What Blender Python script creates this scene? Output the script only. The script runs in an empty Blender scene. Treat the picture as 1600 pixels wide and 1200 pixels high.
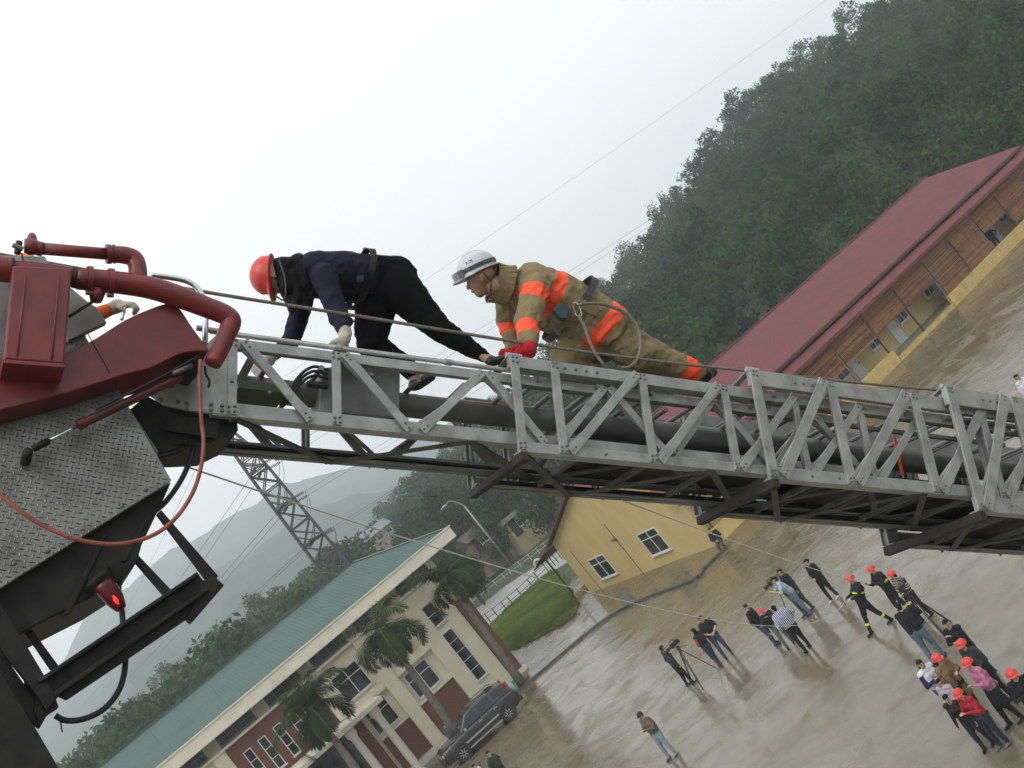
import bpy, bmesh, math, random
import numpy as np
from mathutils import Vector, noise as mnoise

SC = bpy.context.scene
COL = SC.collection
rng = np.random.default_rng(7)
random.seed(7)

# ------------------------------------------------------------------ camera
FPX = 1700.0                      # focal length in pixels of a 1600 px wide frame
ROLL = math.radians(38.8)
PITCH = math.atan(60.0 / FPX)
CAMZ = 10.5
FW = np.array([0, math.cos(PITCH), math.sin(PITCH)])
U0 = np.array([0, -math.sin(PITCH), math.cos(PITCH)])
R0 = np.array([1.0, 0, 0])
EX = math.cos(ROLL) * R0 - math.sin(ROLL) * U0      # right in the picture
EY = math.sin(ROLL) * R0 + math.cos(ROLL) * U0      # up in the picture
CAM = np.array([0, 0, CAMZ])
cam_data = bpy.data.cameras.new('camera')
cam = bpy.data.objects.new('camera', cam_data); COL.objects.link(cam)
from mathutils import Matrix
Mx = Matrix(((EX[0], EY[0], -FW[0], 0), (EX[1], EY[1], -FW[1], 0), (EX[2], EY[2], -FW[2], CAMZ), (0, 0, 0, 1)))
cam.matrix_world = Mx
cam_data.sensor_width = 36.0
cam_data.lens = 36.0 * FPX / 1600.0
cam_data.clip_start = 0.1
cam_data.clip_end = 9000
SC.camera = cam

# ------------------------------------------------------------------ sky, sun, exposure
SUN_EL, SUN_AZ = math.radians(58), math.radians(-150)     # azimuth from +Y, clockwise
world = bpy.data.worlds.new('World'); SC.world = world; world.use_nodes = True
wn = world.node_tree; wn.nodes.clear()
def wnode(t, **k):
    n = wn.nodes.new(t)
    for a, b in k.items(): setattr(n, a, b)
    return n
wo = wnode('ShaderNodeOutputWorld'); wb = wnode('ShaderNodeBackground')
sky = wnode('ShaderNodeTexSky', sky_type='NISHITA', sun_disc=False, sun_elevation=SUN_EL, sun_rotation=SUN_AZ)
sky.air_density = 1.0; sky.dust_density = 6.0; sky.ozone_density = 1.0
hs = wnode('ShaderNodeHueSaturation'); hs.inputs['Saturation'].default_value = 0.12
mixw = wnode('ShaderNodeMix', data_type='RGBA')            # an overcast veil over the clear sky
mixw.inputs[0].default_value = 0.72
tc = wnode('ShaderNodeTexCoord'); nz = wnode('ShaderNodeTexNoise')
nz.inputs['Scale'].default_value = 1.4; nz.inputs['Detail'].default_value = 4
cr = wnode('ShaderNodeValToRGB')
cr.color_ramp.elements[0].position = 0.3; cr.color_ramp.elements[0].color = (9.0, 9.2, 9.4, 1)
cr.color_ramp.elements[1].position = 0.75; cr.color_ramp.elements[1].color = (10.8, 10.85, 10.9, 1)
wn.links.new(tc.outputs['Generated'], nz.inputs['Vector'])
wn.links.new(nz.outputs['Fac'], cr.inputs['Fac'])
wn.links.new(sky.outputs[0], hs.inputs['Color'])
wn.links.new(hs.outputs[0], mixw.inputs[6]); wn.links.new(cr.outputs[0], mixw.inputs[7])
wn.links.new(mixw.outputs[2], wb.inputs['Color'])
wb.inputs['Strength'].default_value = 0.145
wn.links.new(wb.outputs[0], wo.inputs[0])
sd = bpy.data.lights.new('sun', 'SUN'); sd.energy = 1.0; sd.angle = math.radians(35); sd.color = (1, .97, .92)
sun = bpy.data.objects.new('sun', sd); COL.objects.link(sun)
sdir = Vector((math.sin(SUN_AZ) * math.cos(SUN_EL), math.cos(SUN_AZ) * math.cos(SUN_EL), math.sin(SUN_EL)))
sun.rotation_euler = sdir.to_track_quat('Z', 'Y').to_euler(); sun.location = (0, 0, 60)
vs = SC.view_settings
vs.view_transform = 'Standard'; vs.look = 'None'; vs.exposure = 0.0; vs.gamma = 1.0; vs.use_curve_mapping = False
SC.cycles.volume_bounces = 2
SC.cycles.max_bounces = 6

# ------------------------------------------------------------------ small maths
def A3(*v): return np.array(v, float)
def unit(v): v = np.asarray(v, float); return v / (np.linalg.norm(v) + 1e-12)
def ray(x, y): return FW + EX * (x - 800) / FPX - EY * (y - 600) / FPX
def P(x, y, d): return CAM + ray(x, y) * d
def G(x, y, z=0.0): r = ray(x, y); return CAM + r * ((z - CAMZ) / r[2])
def onplane(x, y, p0, n): r = ray(x, y); return CAM + r * (((p0 - CAM) @ n) / (r @ n))

# ------------------------------------------------------------------ materials
MATS = {}
def mat(name, col, rough=0.6, metal=0.0, var=0.12, scale=6.0, bump=0.0, bscale=40.0, spec=0.5, col2=None, coat=0.0, detail=5.0, stretch=None, dirt=None):
    if name in MATS: return MATS[name]
    m = bpy.data.materials.new(name); m.use_nodes = True
    nt = m.node_tree; b = nt.nodes['Principled BSDF']
    b.inputs['Roughness'].default_value = rough; b.inputs['Metallic'].default_value = metal
    b.inputs['Specular IOR Level'].default_value = spec
    b.inputs['Coat Weight'].default_value = coat
    t = nt.nodes.new('ShaderNodeTexCoord')
    n = nt.nodes.new('ShaderNodeTexNoise'); n.inputs['Scale'].default_value = scale; n.inputs['Detail'].default_value = detail
    def mapped(sv):
        if sv is None: return t.outputs['Object']
        q = nt.nodes.new('ShaderNodeMapping'); q.inputs['Scale'].default_value = sv; nt.links.new(t.outputs['Object'], q.inputs[0]); return q.outputs[0]
    nt.links.new(mapped(stretch), n.inputs['Vector'])
    r = nt.nodes.new('ShaderNodeValToRGB')
    c = np.array(col[:3]); c2 = np.array(col2[:3]) if col2 is not None else c * (1 - 1.6 * var)
    r.color_ramp.elements[0].position = 0.32; r.color_ramp.elements[0].color = (*c2, 1)
    r.color_ramp.elements[1].position = 0.66; r.color_ramp.elements[1].color = (*(np.minimum(c * (1 + var), .95) if col2 is None else c), 1)
    nt.links.new(n.outputs['Fac'], r.inputs['Fac']); out = r.outputs[0]
    if dirt is not None:                             # stains and wear: (amount, scale, stretch, colour, threshold)
        am, ds, dst, dc, th = dirt
        n3 = nt.nodes.new('ShaderNodeTexNoise'); n3.inputs['Scale'].default_value = ds; n3.inputs['Detail'].default_value = 8; n3.inputs['Roughness'].default_value = .65
        nt.links.new(mapped(dst), n3.inputs['Vector'])
        r3 = nt.nodes.new('ShaderNodeValToRGB'); r3.color_ramp.elements[0].position = th; r3.color_ramp.elements[0].color = (0, 0, 0, 1); r3.color_ramp.elements[1].position = min(1, th + .16); r3.color_ramp.elements[1].color = (am, am, am, 1)
        nt.links.new(n3.outputs['Fac'], r3.inputs['Fac'])
        mx = nt.nodes.new('ShaderNodeMix'); mx.data_type = 'RGBA'; mx.inputs[7].default_value = (*dc, 1)
        nt.links.new(r3.outputs[0], mx.inputs[0]); nt.links.new(out, mx.inputs[6]); out = mx.outputs[2]
    nt.links.new(out, b.inputs['Base Color'])
    if bump > 0:
        n2 = nt.nodes.new('ShaderNodeTexNoise'); n2.inputs['Scale'].default_value = bscale; n2.inputs['Detail'].default_value = 4
        nt.links.new(t.outputs['Object'], n2.inputs['Vector'])
        bp = nt.nodes.new('ShaderNodeBump'); bp.inputs['Strength'].default_value = bump; bp.inputs['Distance'].default_value = 0.02
        nt.links.new(n2.outputs['Fac'], bp.inputs['Height']); nt.links.new(bp.outputs[0], b.inputs['Normal'])
    MATS[name] = m
    return m

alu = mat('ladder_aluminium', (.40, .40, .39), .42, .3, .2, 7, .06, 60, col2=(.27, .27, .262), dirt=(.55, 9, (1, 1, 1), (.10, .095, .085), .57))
alu2 = mat('ladder_aluminium_shaded', (.25, .25, .245), .5, .35, .2, 5, col2=(.15, .15, .145))  # darker copy of the aluminium: far-side and inner shade put into the colour
chrome = mat('chrome', (.6, .62, .62), .22, .9, .05)
steel = mat('bolt_steel', (.16, .16, .16), .4, .6)
shaded_greasy = mat('shaded_greasy_steel', (.026, .024, .021), .6, .1, .3, 9, .1, col2=(.009, .008, .008), spec=.3)  # near-black, so the shade under ladder and platform is in the colour
rusty = mat('rusty_steel', (.042, .032, .025), .75, .1, .3, 20, .2, col2=(.018, .014, .011))
redp = mat('red_paint', (.20, .022, .022), .42, 0, .16, 7, .03, col2=(.125, .014, .014), coat=.1, dirt=(.6, 14, (1, 1, 1), (.055, .022, .018), .60))
plate = mat('tread_plate', (.27, .27, .26), .45, .4, .25, 5, .08, 30, col2=(.16, .155, .148), dirt=(.6, 6, (1, 1, 1), (.075, .065, .05), .52))
platebar = mat('tread_bar', (.16, .16, .155), .4, .5, .2, 9)
blackrub = mat('black_rubber', (.012, .012, .013), .5)
orangerub = mat('orange_hose', (.30, .085, .055), .55, 0, .2, 12)
greypanel = mat('grey_panel', (.33, .33, .31), .5, .1, .15, 5, .05)
waterway = mat('waterway_pipe', (.17, .17, .165), .45, .4, .25, 3, col2=(.085, .083, .08))
ropem = mat('rope', (.20, .175, .14), .9, 0, .2, 60, .4, 200)
wropem = mat('white_rope', (.72, .72, .69), .85)

# ------------------------------------------------------------------ mesh builder
class MB:
    def __init__(s): s.v = []; s.f = []; s.m = []; s.n = 0; s.mi = 0
    def add(s, v, f):
        v = np.asarray(v, float).reshape(-1, 3); s.v.append(v)
        for q in f: s.f.append(tuple(int(i) + s.n for i in q)); s.m.append(s.mi)
        s.n += len(v); return s
    def box(s, c, ax, ay, az):                      # centre and three half-axis vectors
        c = np.asarray(c, float)
        v = [c + i * ax + j * ay + k * az for k in (-1, 1) for j in (-1, 1) for i in (-1, 1)]
        f = [(0, 2, 3, 1), (4, 5, 7, 6), (0, 1, 5, 4), (2, 6, 7, 3), (0, 4, 6, 2), (1, 3, 7, 5)]
        if np.dot(np.cross(ax, ay), az) < 0: f = [q[::-1] for q in f]
        return s.add(v, f)
    def abox(s, x0, x1, y0, y1, z0, z1):
        return s.box(A3((x0 + x1) / 2, (y0 + y1) / 2, (z0 + z1) / 2), A3((x1 - x0) / 2, 0, 0), A3(0, (y1 - y0) / 2, 0), A3(0, 0, (z1 - z0) / 2))
    def bar(s, p0, p1, w, h, side):                 # rectangular bar, w along side, h across
        p0 = np.asarray(p0, float); p1 = np.asarray(p1, float); d = p1 - p0; u = unit(d)
        sd_ = np.asarray(side, float); sd_ = unit(sd_ - (sd_ @ u) * u); t = np.cross(u, sd_)
        return s.box((p0 + p1) / 2, d / 2, sd_ * w / 2, t * h / 2)
    def prism(s, pts, vec):
        pts = [np.asarray(p, float) for p in pts]; n = len(pts); vec = np.asarray(vec, float)
        nn = np.zeros(3)
        for i in range(n): nn += np.cross(pts[i] - pts[0], pts[(i + 1) % n] - pts[0])
        if nn @ vec > 0: pts = pts[::-1]
        v = pts + [p + vec for p in pts]
        f = [tuple(range(n)), tuple(range(2 * n - 1, n - 1, -1))] + [(i, n + i, n + (i + 1) % n, (i + 1) % n) for i in range(n)]
        return s.add(v, f)
    def tube(s, pts, r, seg=10, caps=True):
        pts = [np.asarray(p, float) for p in pts]; n = len(pts)
        rr = [r] * n if np.isscalar(r) else list(r)
        v = []; up = None
        for i, p in enumerate(pts):
            t = unit(pts[min(i + 1, n - 1)] - pts[max(i - 1, 0)])
            if up is None:
                up = A3(0, 0, 1) if abs(t[2]) < .9 else A3(1, 0, 0)
            a = unit(up - (up @ t) * t); up = a; b = np.cross(t, a)
            for k in range(seg):
                an = 2 * math.pi * k / seg; v.append(p + rr[i] * (math.cos(an) * a + math.sin(an) * b))
        f = []
        for i in range(n - 1):
            for k in range(seg):
                k2 = (k + 1) % seg
                f.append((i * seg + k, i * seg + k2, (i + 1) * seg + k2, (i + 1) * seg + k))
        if caps: f.append(tuple(range(seg))[::-1]); f.append(tuple((n - 1) * seg + k for k in range(seg)))
        return s.add(v, f)
    def lathe(s, c, axis, prof, seg=16):            # prof: (radius, height) along the axis
        axis = unit(axis); pts = [np.asarray(c) + axis * h for r_, h in prof]
        n = len(prof); a = unit(np.cross(axis, A3(0, 0, 1) if abs(axis[2]) < .9 else A3(1, 0, 0))); b = np.cross(axis, a)
        v = [pts[i] + max(prof[i][0], 1e-4) * (math.cos(2 * math.pi * k / seg) * a + math.sin(2 * math.pi * k / seg) * b) for i in range(n) for k in range(seg)]
        f = [(i * seg + k, i * seg + (k + 1) % seg, (i + 1) * seg + (k + 1) % seg, (i + 1) * seg + k) for i in range(n - 1) for k in range(seg)]
        f.append(tuple(range(seg))[::-1]); f.append(tuple((n - 1) * seg + k for k in range(seg)))
        return s.add(v, f)
    def build(s, name, mats, parent=None, smooth=False, bevel=0.0, kind=None):
        me = bpy.data.meshes.new(name)
        V = np.concatenate(s.v) if s.v else np.zeros((0, 3))
        if parent is not None:
            V = V - np.array(origin(parent))
        me.from_pydata(V.tolist(), [], s.f); me.update()
        if not isinstance(mats, (list, tuple)): mats = [mats]
        for m in mats: me.materials.append(m)
        if len(mats) > 1: me.polygons.foreach_set('material_index', s.m)
        if smooth is True: me.shade_smooth()
        elif smooth: me.shade_smooth(); me.set_sharp_from_angle(angle=math.radians(smooth))
        o = bpy.data.objects.new(name, me); COL.objects.link(o)
        if parent is not None: o.parent = parent; o['_o'] = 0
        if bevel > 0:
            b = o.modifiers.new('bevel', 'BEVEL'); b.width = bevel; b.segments = 2; b.limit_method = 'ANGLE'
        if kind: o['kind'] = kind
        ORG[o.name] = ORG.get(parent.name, (0, 0, 0)) if parent is not None else (0, 0, 0)
        return o
ORG = {}
def origin(o): return ORG.get(o.name, (0, 0, 0))
def thing(name, label, cat, loc=(0, 0, 0), group=None):
    o = bpy.data.objects.new(name, None); COL.objects.link(o); o.empty_display_size = .2
    o.location = tuple(float(q) for q in loc); ORG[o.name] = tuple(float(q) for q in loc)
    o['label'] = label; o['category'] = cat
    if group: o['group'] = group
    return o
def sub(name, parent):                               # an Empty part that only groups its own pieces
    o = bpy.data.objects.new(name, None); COL.objects.link(o); o.empty_display_size = .1
    o.parent = parent; ORG[o.name] = ORG[parent.name]; return o
def tag(o, label, cat, group=None):
    o['label'] = label; o['category'] = cat
    if group: o['group'] = group
    return o
def dup(o, parent):                                  # copy of one mesh piece sharing its data
    c = o.copy(); COL.objects.link(c); c.parent = parent; return c
def struct(o): o['kind'] = 'structure'; return o
def one(name, fn, m, parent=None, **k):
    mb = MB(); fn(mb); return mb.build(name, m, parent, **k)
def spline(pts, n=8):
    pts = [np.asarray(p, float) for p in pts]; q = [2 * pts[0] - pts[1]] + pts + [2 * pts[-1] - pts[-2]]; out = []
    for i in range(1, len(q) - 2):
        for k in range(n):
            t = k / n
            out.append(.5 * (2 * q[i] + (q[i + 1] - q[i - 1]) * t + (2 * q[i - 1] - 5 * q[i] + 4 * q[i + 1] - q[i + 2]) * t * t + (3 * q[i] - q[i - 1] - 3 * q[i + 1] + q[i + 2]) * t ** 3))
    out.append(pts[-1]); return out

# ================================================================== the setting
def ground_material():
    m = bpy.data.materials.new('wet_concrete'); m.use_nodes = True; nt = m.node_tree; b = nt.nodes['Principled BSDF']
    t = nt.nodes.new('ShaderNodeTexCoord')
    def noise(scale, det=6, rough=.55, dist=0.0):
        n = nt.nodes.new('ShaderNodeTexNoise'); n.inputs['Scale'].default_value = scale; n.inputs['Detail'].default_value = det
        n.inputs['Roughness'].default_value = rough; n.inputs['Distortion'].default_value = dist
        nt.links.new(t.outputs['Object'], n.inputs['Vector']); return n
    def ramp(src, stops):
        r = nt.nodes.new('ShaderNodeValToRGB'); e = r.color_ramp.elements
        while len(e) < len(stops): e.new(.5)
        for i, (p, c) in enumerate(stops): e[i].position = p; e[i].color = (*c, 1) if len(c) == 3 else c
        nt.links.new(src, r.inputs['Fac']); return r
    def mix(f, a, c):
        x = nt.nodes.new('ShaderNodeMix'); x.data_type = 'RGBA'
        nt.links.new(f, x.inputs[0]); nt.links.new(a, x.inputs[6]); nt.links.new(c, x.inputs[7]); return x
    n1 = noise(.9, 8, .65, .6); concrete = ramp(n1.outputs['Fac'], [(.28, (.105, .090, .060)), (.5, (.155, .137, .097)), (.74, (.205, .185, .138))])
    n2 = noise(1.5, 6, .6, 1.0); mud = ramp(n2.outputs['Fac'], [(.3, (.088, .068, .036)), (.7, (.165, .13, .072))])
    n3 = noise(.16, 5, .6, .8); mudmask = ramp(n3.outputs['Fac'], [(.46, (0, 0, 0)), (.64, (.9, .9, .9))])
    # more mud towards the long yellow building
    sx = nt.nodes.new('ShaderNodeSeparateXYZ'); nt.links.new(t.outputs['Object'], sx.inputs[0])
    mr = nt.nodes.new('ShaderNodeMapRange'); mr.inputs[1].default_value = 36; mr.inputs[2].default_value = 54
    nt.links.new(sx.outputs['Y'], mr.inputs[0])
    ad = nt.nodes.new('ShaderNodeMath'); ad.operation = 'MULTIPLY_ADD'; ad.inputs[1].default_value = .55
    nt.links.new(mr.outputs[0], ad.inputs[0]); nt.links.new(mudmask.outputs[0], ad.inputs[2]); ad.use_clamp = True
    mm = nt.nodes.new('ShaderNodeMath'); mm.operation = 'MULTIPLY'; mm.inputs[1].default_value = .85
    nt.links.new(ad.outputs[0], mm.inputs[0])
    base = mix(mm.outputs[0], concrete.outputs[0], mud.outputs[0])
    n4 = noise(34, 3); fine = ramp(n4.outputs['Fac'], [(.35, (.8, .8, .8)), (.65, (1.1, 1.1, 1.1))])
    mul = nt.nodes.new('ShaderNodeMix'); mul.data_type = 'RGBA'; mul.blend_type = 'MULTIPLY'; mul.inputs[0].default_value = 1
    nt.links.new(base.outputs[2], mul.inputs[6]); nt.links.new(fine.outputs[0], mul.inputs[7])
    nt.links.new(mul.outputs[2], b.inputs['Base Color'])
    n5 = noise(.55, 7, .62, 1.2); rg = ramp(n5.outputs['Fac'], [(.38, (.05, .05, .05)), (.52, (.22, .22, .22)), (.68, (.5, .5, .5))])
    nt.links.new(rg.outputs[0], b.inputs['Roughness'])
    bp = nt.nodes.new('ShaderNodeBump'); bp.inputs['Strength'].default_value = .35; bp.inputs['Distance'].default_value = .05
    n6 = noise(1.3, 8, .6); nt.links.new(n6.outputs['Fac'], bp.inputs['Height'])
    nt.links.new(bp.outputs[0], b.inputs['Normal']); b.inputs['Specular IOR Level'].default_value = .5
    return m
M_yard = ground_material()
M_earth = mat('earth_scrub', (.05, .065, .03), .9, 0, .2, .25, .3, 4, col2=(.022, .032, .014))
M_hill = mat('hill_undergrowth', (.022, .032, .014), .95, 0, .2, .2, .3, 3, col2=(.009, .014, .006))
M_far = mat('far_mountain_forest', (.03, .06, .03), .95, 0, .2, .03, col2=(.014, .03, .015))
M_conc = mat('pale_concrete', (.34, .34, .32), .55, 0, .15, 1.2, .1, col2=(.22, .22, .2))
M_kerb = mat('wet_kerb', (.10, .098, .088), .35, 0, .25, 2.5, .15, 12, col2=(.045, .045, .042))

g = MB(); g.add([(-1450, -650, -.03), (1450, -650, -.03), (1450, 1750, -.03), (-1450, 1750, -.03)], [(0, 1, 2, 3)])
struct(g.build('ground', M_earth))
# the wet yard: a fine sheet with a faint unevenness so that puddle reflections waver
nx, ny = 90, 110; yx = np.linspace(-40, 60, nx); yy = np.linspace(2, 76, ny)
v = []; f = []
for j in range(ny):
    for i in range(nx):
        v.append((yx[i], yy[j], .0 + .006 * mnoise.noise(Vector((yx[i] * .25, yy[j] * .25, 0)))))
for j in range(ny - 1):
    for i in range(nx - 1):
        a = j * nx + i; f.append((a, a + 1, a + nx + 1, a + nx))
yard = MB(); yard.add(v, f); struct(yard.build('yard', M_yard, smooth=True))
# kerb between yard and building apron
kp = spline([G(800, 1092), G(818, 1075), G(900, 1005), G(957, 962), G(1012, 934), G(1085, 907), G(1102, 889), G(1135, 858)], 5)
kb = MB()
for a, b_ in zip(kp[:-1], kp[1:]):
    a = a.copy(); b_ = b_.copy(); a[2] = b_[2] = .055
    kb.bar(a, b_ + .02 * (b_ - a), .15, .28, A3(0, 0, 1))
ko = kb.build('kerb', M_kerb); struct(ko)

# -------- road behind the grass
def gpoly(pxs, z): return [G(x, y, z) for x, y in pxs]
rd = MB(); rp = gpoly([(700, 1000), (746, 950), (790, 915), (846, 880), (885, 850), (905, 868), (862, 893), (767, 975), (720, 1012)], .0)
rd.prism([p + A3(0, 0, .02) for p in rp], A3(0, 0, -.04)); struct(rd.build('road', M_conc))

# -------- hills
def azi(p): return math.atan2(p[0], p[1])
def heightfield(name, ridge, foot, mat_, th0, th1, nth, nr, amp, fs, back=1.6, power=.85):
    tab = sorted((azi(p), math.hypot(p[0], p[1]), p[2]) for p in ridge); T = np.array(tab)
    ft = sorted(foot); FT = np.array(ft)
    def prof(th, r):
        r1 = np.interp(th, T[:, 0], T[:, 1]); z1 = np.interp(th, T[:, 0], T[:, 2]); r0 = np.interp(th, FT[:, 0], FT[:, 1])
        t = (r - r0) / (r1 - r0)
        if t <= 0: return -.5
        if t <= 1: return z1 * (t ** power) * (1 - .12 * math.sin(math.pi * t))
        return z1 * max(0.0, 1 - .55 * (t - 1))
    v = []; f = []
    for i in range(nth):
        th = th0 + (th1 - th0) * i / (nth - 1)
        r1 = np.interp(th, T[:, 0], T[:, 1]); r0 = np.interp(th, FT[:, 0], FT[:, 1])
        for j in range(nr):
            r = r0 - 2 + (r1 - r0) * back * j / (nr - 1)
            x, y = r * math.sin(th), r * math.cos(th); z = prof(th, r)
            z += amp * (mnoise.fractal(Vector((x / fs, y / fs, 3.1)), 1.0, 2.0, 5)) * min(1, max(0, (r - r0) / (.2 * (r1 - r0))))
            v.append((x, y, z))
    for i in range(nth - 1):
        for j in range(nr - 1):
            a = i * nr + j; f.append((a, a + nr, a + nr + 1, a + 1))
    mb = MB(); mb.add(v, f); o = struct(mb.build(name, mat_, smooth=True))
    return prof
D = math.radians
TREE = 7.0
hr = [(400, 990, 330), (480, 915, 320), (560, 838, 300), (650, 745, 275), (760, 640, 262), (857, 540, 256), (928, 440, 254), (1000, 372, 252), (1030, 335, 250), (1090, 240, 250),
      (1165, 135, 250), (1270, 55, 240), (1350, 0, 235), (1480, -85, 230), (1700, -230, 225), (2200, -560, 220)]
ridge = [P(x, y, d) for x, y, d in hr]; RTAB = np.array(sorted((math.atan2(p[0], p[1]), math.hypot(p[0], p[1])) for p in ridge)); ridge = [A3(p[0], p[1], max(.5, p[2] - TREE)) for p in ridge]
hillprof = heightfield('hill', ridge, [(D(-30), 300), (D(-14), 200), (D(-9), 150), (D(-4), 122), (D(0), 100), (D(12), 92), (D(25), 96), (D(40), 100), (D(60), 110)], M_hill, D(-17), D(52), 160, 50, 1.2, 30)
FD = 1450
fr = [(-700, 1500, 1150), (-200, 1260, 1150), (0, 1150, 1150), (60, 1075, 1150), (100, 1030, 1150), (130, 972, 1150), (150, 952, 1150), (205, 907, 1150), (300, 838, 1150), (360, 806, 1150), (401, 787, 1150), (434, 757, 1150), (573, 727, 1150), (700, 660, 1150), (900, 560, 1150), (1400, 150, 1150)]
heightfield('far_mountain', [P(x, y, FD) for x, y, d in fr], [(D(-60), 800), (D(60), 800)], M_far, D(-56), D(30), 260, 60, 9, 60, 1.1, .9)
f2 = [(250, 960, 720), (330, 890, 720), (420, 838, 720), (482, 802, 720), (560, 772, 720), (632, 757, 720), (720, 715, 720), (900, 560, 720)]
heightfield('far_spur', [P(x, y, 880) for x, y, d in f2], [(D(-60), 500), (D(60), 500)], M_far, D(-24), D(6), 150, 40, 5, 45, 1.25, .9)

# ================================================================== buildings
class Frame:
    def __init__(s, o, yaw):
        s.o = np.array([o[0], o[1], o[2] if len(o) > 2 else 0.0]); y = math.radians(yaw)
        s.x = A3(math.cos(y), math.sin(y), 0); s.y = A3(-math.sin(y), math.cos(y), 0); s.z = A3(0, 0, 1)
    def p(s, x, y, z): return s.o + s.x * x + s.y * y + s.z * z
    def box(s, mb, x0, x1, y0, y1, z0, z1):
        mb.box(s.p((x0 + x1) / 2, (y0 + y1) / 2, (z0 + z1) / 2), s.x * (x1 - x0) / 2, s.y * (y1 - y0) / 2, s.z * (z1 - z0) / 2); return mb
def fb(name, F, dims, m, parent, bevel=0.0):
    mb = MB(); F.box(mb, *dims); return mb.build(name, m, parent, bevel=bevel)

M_yel = mat('yellow_plaster', (.56, .43, .195), .8, 0, .06, 1.1, .08, 30, col2=(.50, .375, .16), stretch=(1, 1, .6), dirt=(.25, 1.6, (1, 1, .25), (.27, .18, .07), .58))
M_yel2 = mat('yellow_low_wall', (.60, .44, .17), .75, 0, .08, 2.0, .08, 30, col2=(.47, .32, .11), dirt=(.6, 1.5, (1, 1, .4), (.22, .14, .06), .55))
M_redroof = mat('red_metal_roof', (.15, .040, .041), .6, .0, .06, .8, col2=(.125, .033, .034), spec=.2, dirt=(.35, .9, (1, 1, 1), (.085, .034, .036), .55))
M_trim = mat('dark_red_trim', (.12, .035, .035), .5)
M_bamboo = [mat('bamboo_slat_%d' % i, c_, .75, 0, .2, 2.5, .1, 20, col2=d_) for i, (c_, d_) in enumerate((((.32, .145, .05), (.20, .085, .03)), ((.25, .105, .038), (.13, .052, .02)), ((.37, .19, .08), (.26, .12, .045)), ((.17, .068, .026), (.095, .038, .016))))]
M_brownpost = mat('brown_post', (.06, .035, .025), .6)
M_greypost = mat('grey_post', (.16, .15, .14), .6)
M_white = mat('white_frame', (.62, .62, .60), .5, 0, .05)
M_glass = mat('window_glass', (.022, .026, .030), .08, 0, .3, 1.5, spec=.6)
M_floor = mat('green_tile_floor', (.20, .25, .19), .35, 0, .15, 2)
M_door = mat('white_door', (.55, .55, .52), .5)
M_dark = mat('dark_interior_wall', (.05, .035, .03), .8)

def window(F, parent, axis, x0, x1, z0, z1, y, out, split=(2, 2), top=.3, fw=.055, frame_m=None, name='window'):
    """framed window in a wall plane. axis 'x': wall runs along x at y=const; 'y': wall along y at x=const. out = outward sign."""
    fm = frame_m or M_white
    def bx(mb, a0, a1, b0, b1, d0, d1):
        lo, hi = sorted((y + out * d0, y + out * d1))
        if axis == 'x': F.box(mb, a0, a1, lo, hi, b0, b1)
        else: F.box(mb, lo, hi, a0, a1, b0, b1)
    mb = MB(); bx(mb, x0, x1, z0, z0 + fw, .004, .07); bx(mb, x0, x1, z1 - fw, z1, .004, .07)
    bx(mb, x0, x0 + fw, z0 + fw, z1 - fw, .004, .07); bx(mb, x1 - fw, x1, z0 + fw, z1 - fw, .004, .07)
    nc, nr_ = split
    xs = np.linspace(x0 + fw, x1 - fw, nc + 1)
    if nr_ == 2: zs = [z0 + fw, z0 + fw + (z1 - z0 - 2 * fw) * (1 - top), z1 - fw]
    else: zs = list(np.linspace(z0 + fw, z1 - fw, nr_ + 1))
    for a in xs[1:-1]: bx(mb, a - fw * .4, a + fw * .4, z0 + fw, z1 - fw, .004, .06)
    for b in zs[1:-1]: bx(mb, x0 + fw, x1 - fw, b - fw * .4, b + fw * .4, .004, .055)
    w = mb.build(name, fm, parent)
    for i in range(nc):
        for j in range(nr_):
            q = MB(); bx(q, xs[i] + .004, xs[i + 1] - .004, zs[j] + .004, zs[j + 1] - .004, .006, .025); q.build('pane', M_glass, w)
    s = MB(); bx(s, x0 - .05, x1 + .05, z0 - .06, z0 - .002, .004, .12); s.build('sill', fm, w)
    return w

# ---------------- long yellow building with the red roof
RB = Frame(G(1125, 850), 29)
rb = thing('yellow_building', 'long yellow building with dark red metal roof and wooden slat blinds', 'building', RB.p(18, 8, 0))
LEN = 38.0; Y0, Y1, YR = 1.65, 14.8, 8.2; ZR = 6.2; ZW = 3.75
for x in (0, LEN - .25):
    mb = MB(); mb.prism([RB.p(x, Y0, -.5), RB.p(x, Y1, -.5), RB.p(x, Y1, ZW), RB.p(x, YR, ZR - .12), RB.p(x, Y0, 4.0)], RB.x * .25)
    mb.build('gable_wall', M_yel, rb)
fb('wall', RB, (.25, LEN - .25, Y0, Y0 + .25, -.5, 4.0), M_yel, rb)
fb('wall', RB, (.25, LEN - .25, Y1 - .25, Y1, -.5, ZW), M_yel, rb)
def roof_sheet(x0, x1, ya, za, yb, zb, th, name, m, ribs=True):
    mb = MB(); 
    mb.prism([RB.p(x0, ya, za), RB.p(x1, ya, za), RB.p(x1, yb, zb), RB.p(x0, yb, zb)], A3(0, 0, -th))
    if ribs:
        n = int((x1 - x0) / .3)
        for i in range(n + 1):
            x = x0 + .03 + (x1 - x0 - .06) * i / n
            mb.bar(RB.p(x, ya, za), RB.p(x, yb, zb), .022, .04, A3(0, 0, 1))
    return mb.build(name, m, rb)
roof_sheet(-.35, LEN + .3, .75, 4.28, YR, ZR, .07, 'roof', M_redroof)
roof_sheet(-.35, LEN + .3, Y1 + .45, 3.75, YR, ZR - .002, .07, 'roof', M_redroof)
fb('ridge_cap', RB, (-.4, LEN + .35, YR - .16, YR + .16, ZR - .03, ZR + .05), M_redroof, rb)
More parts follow.
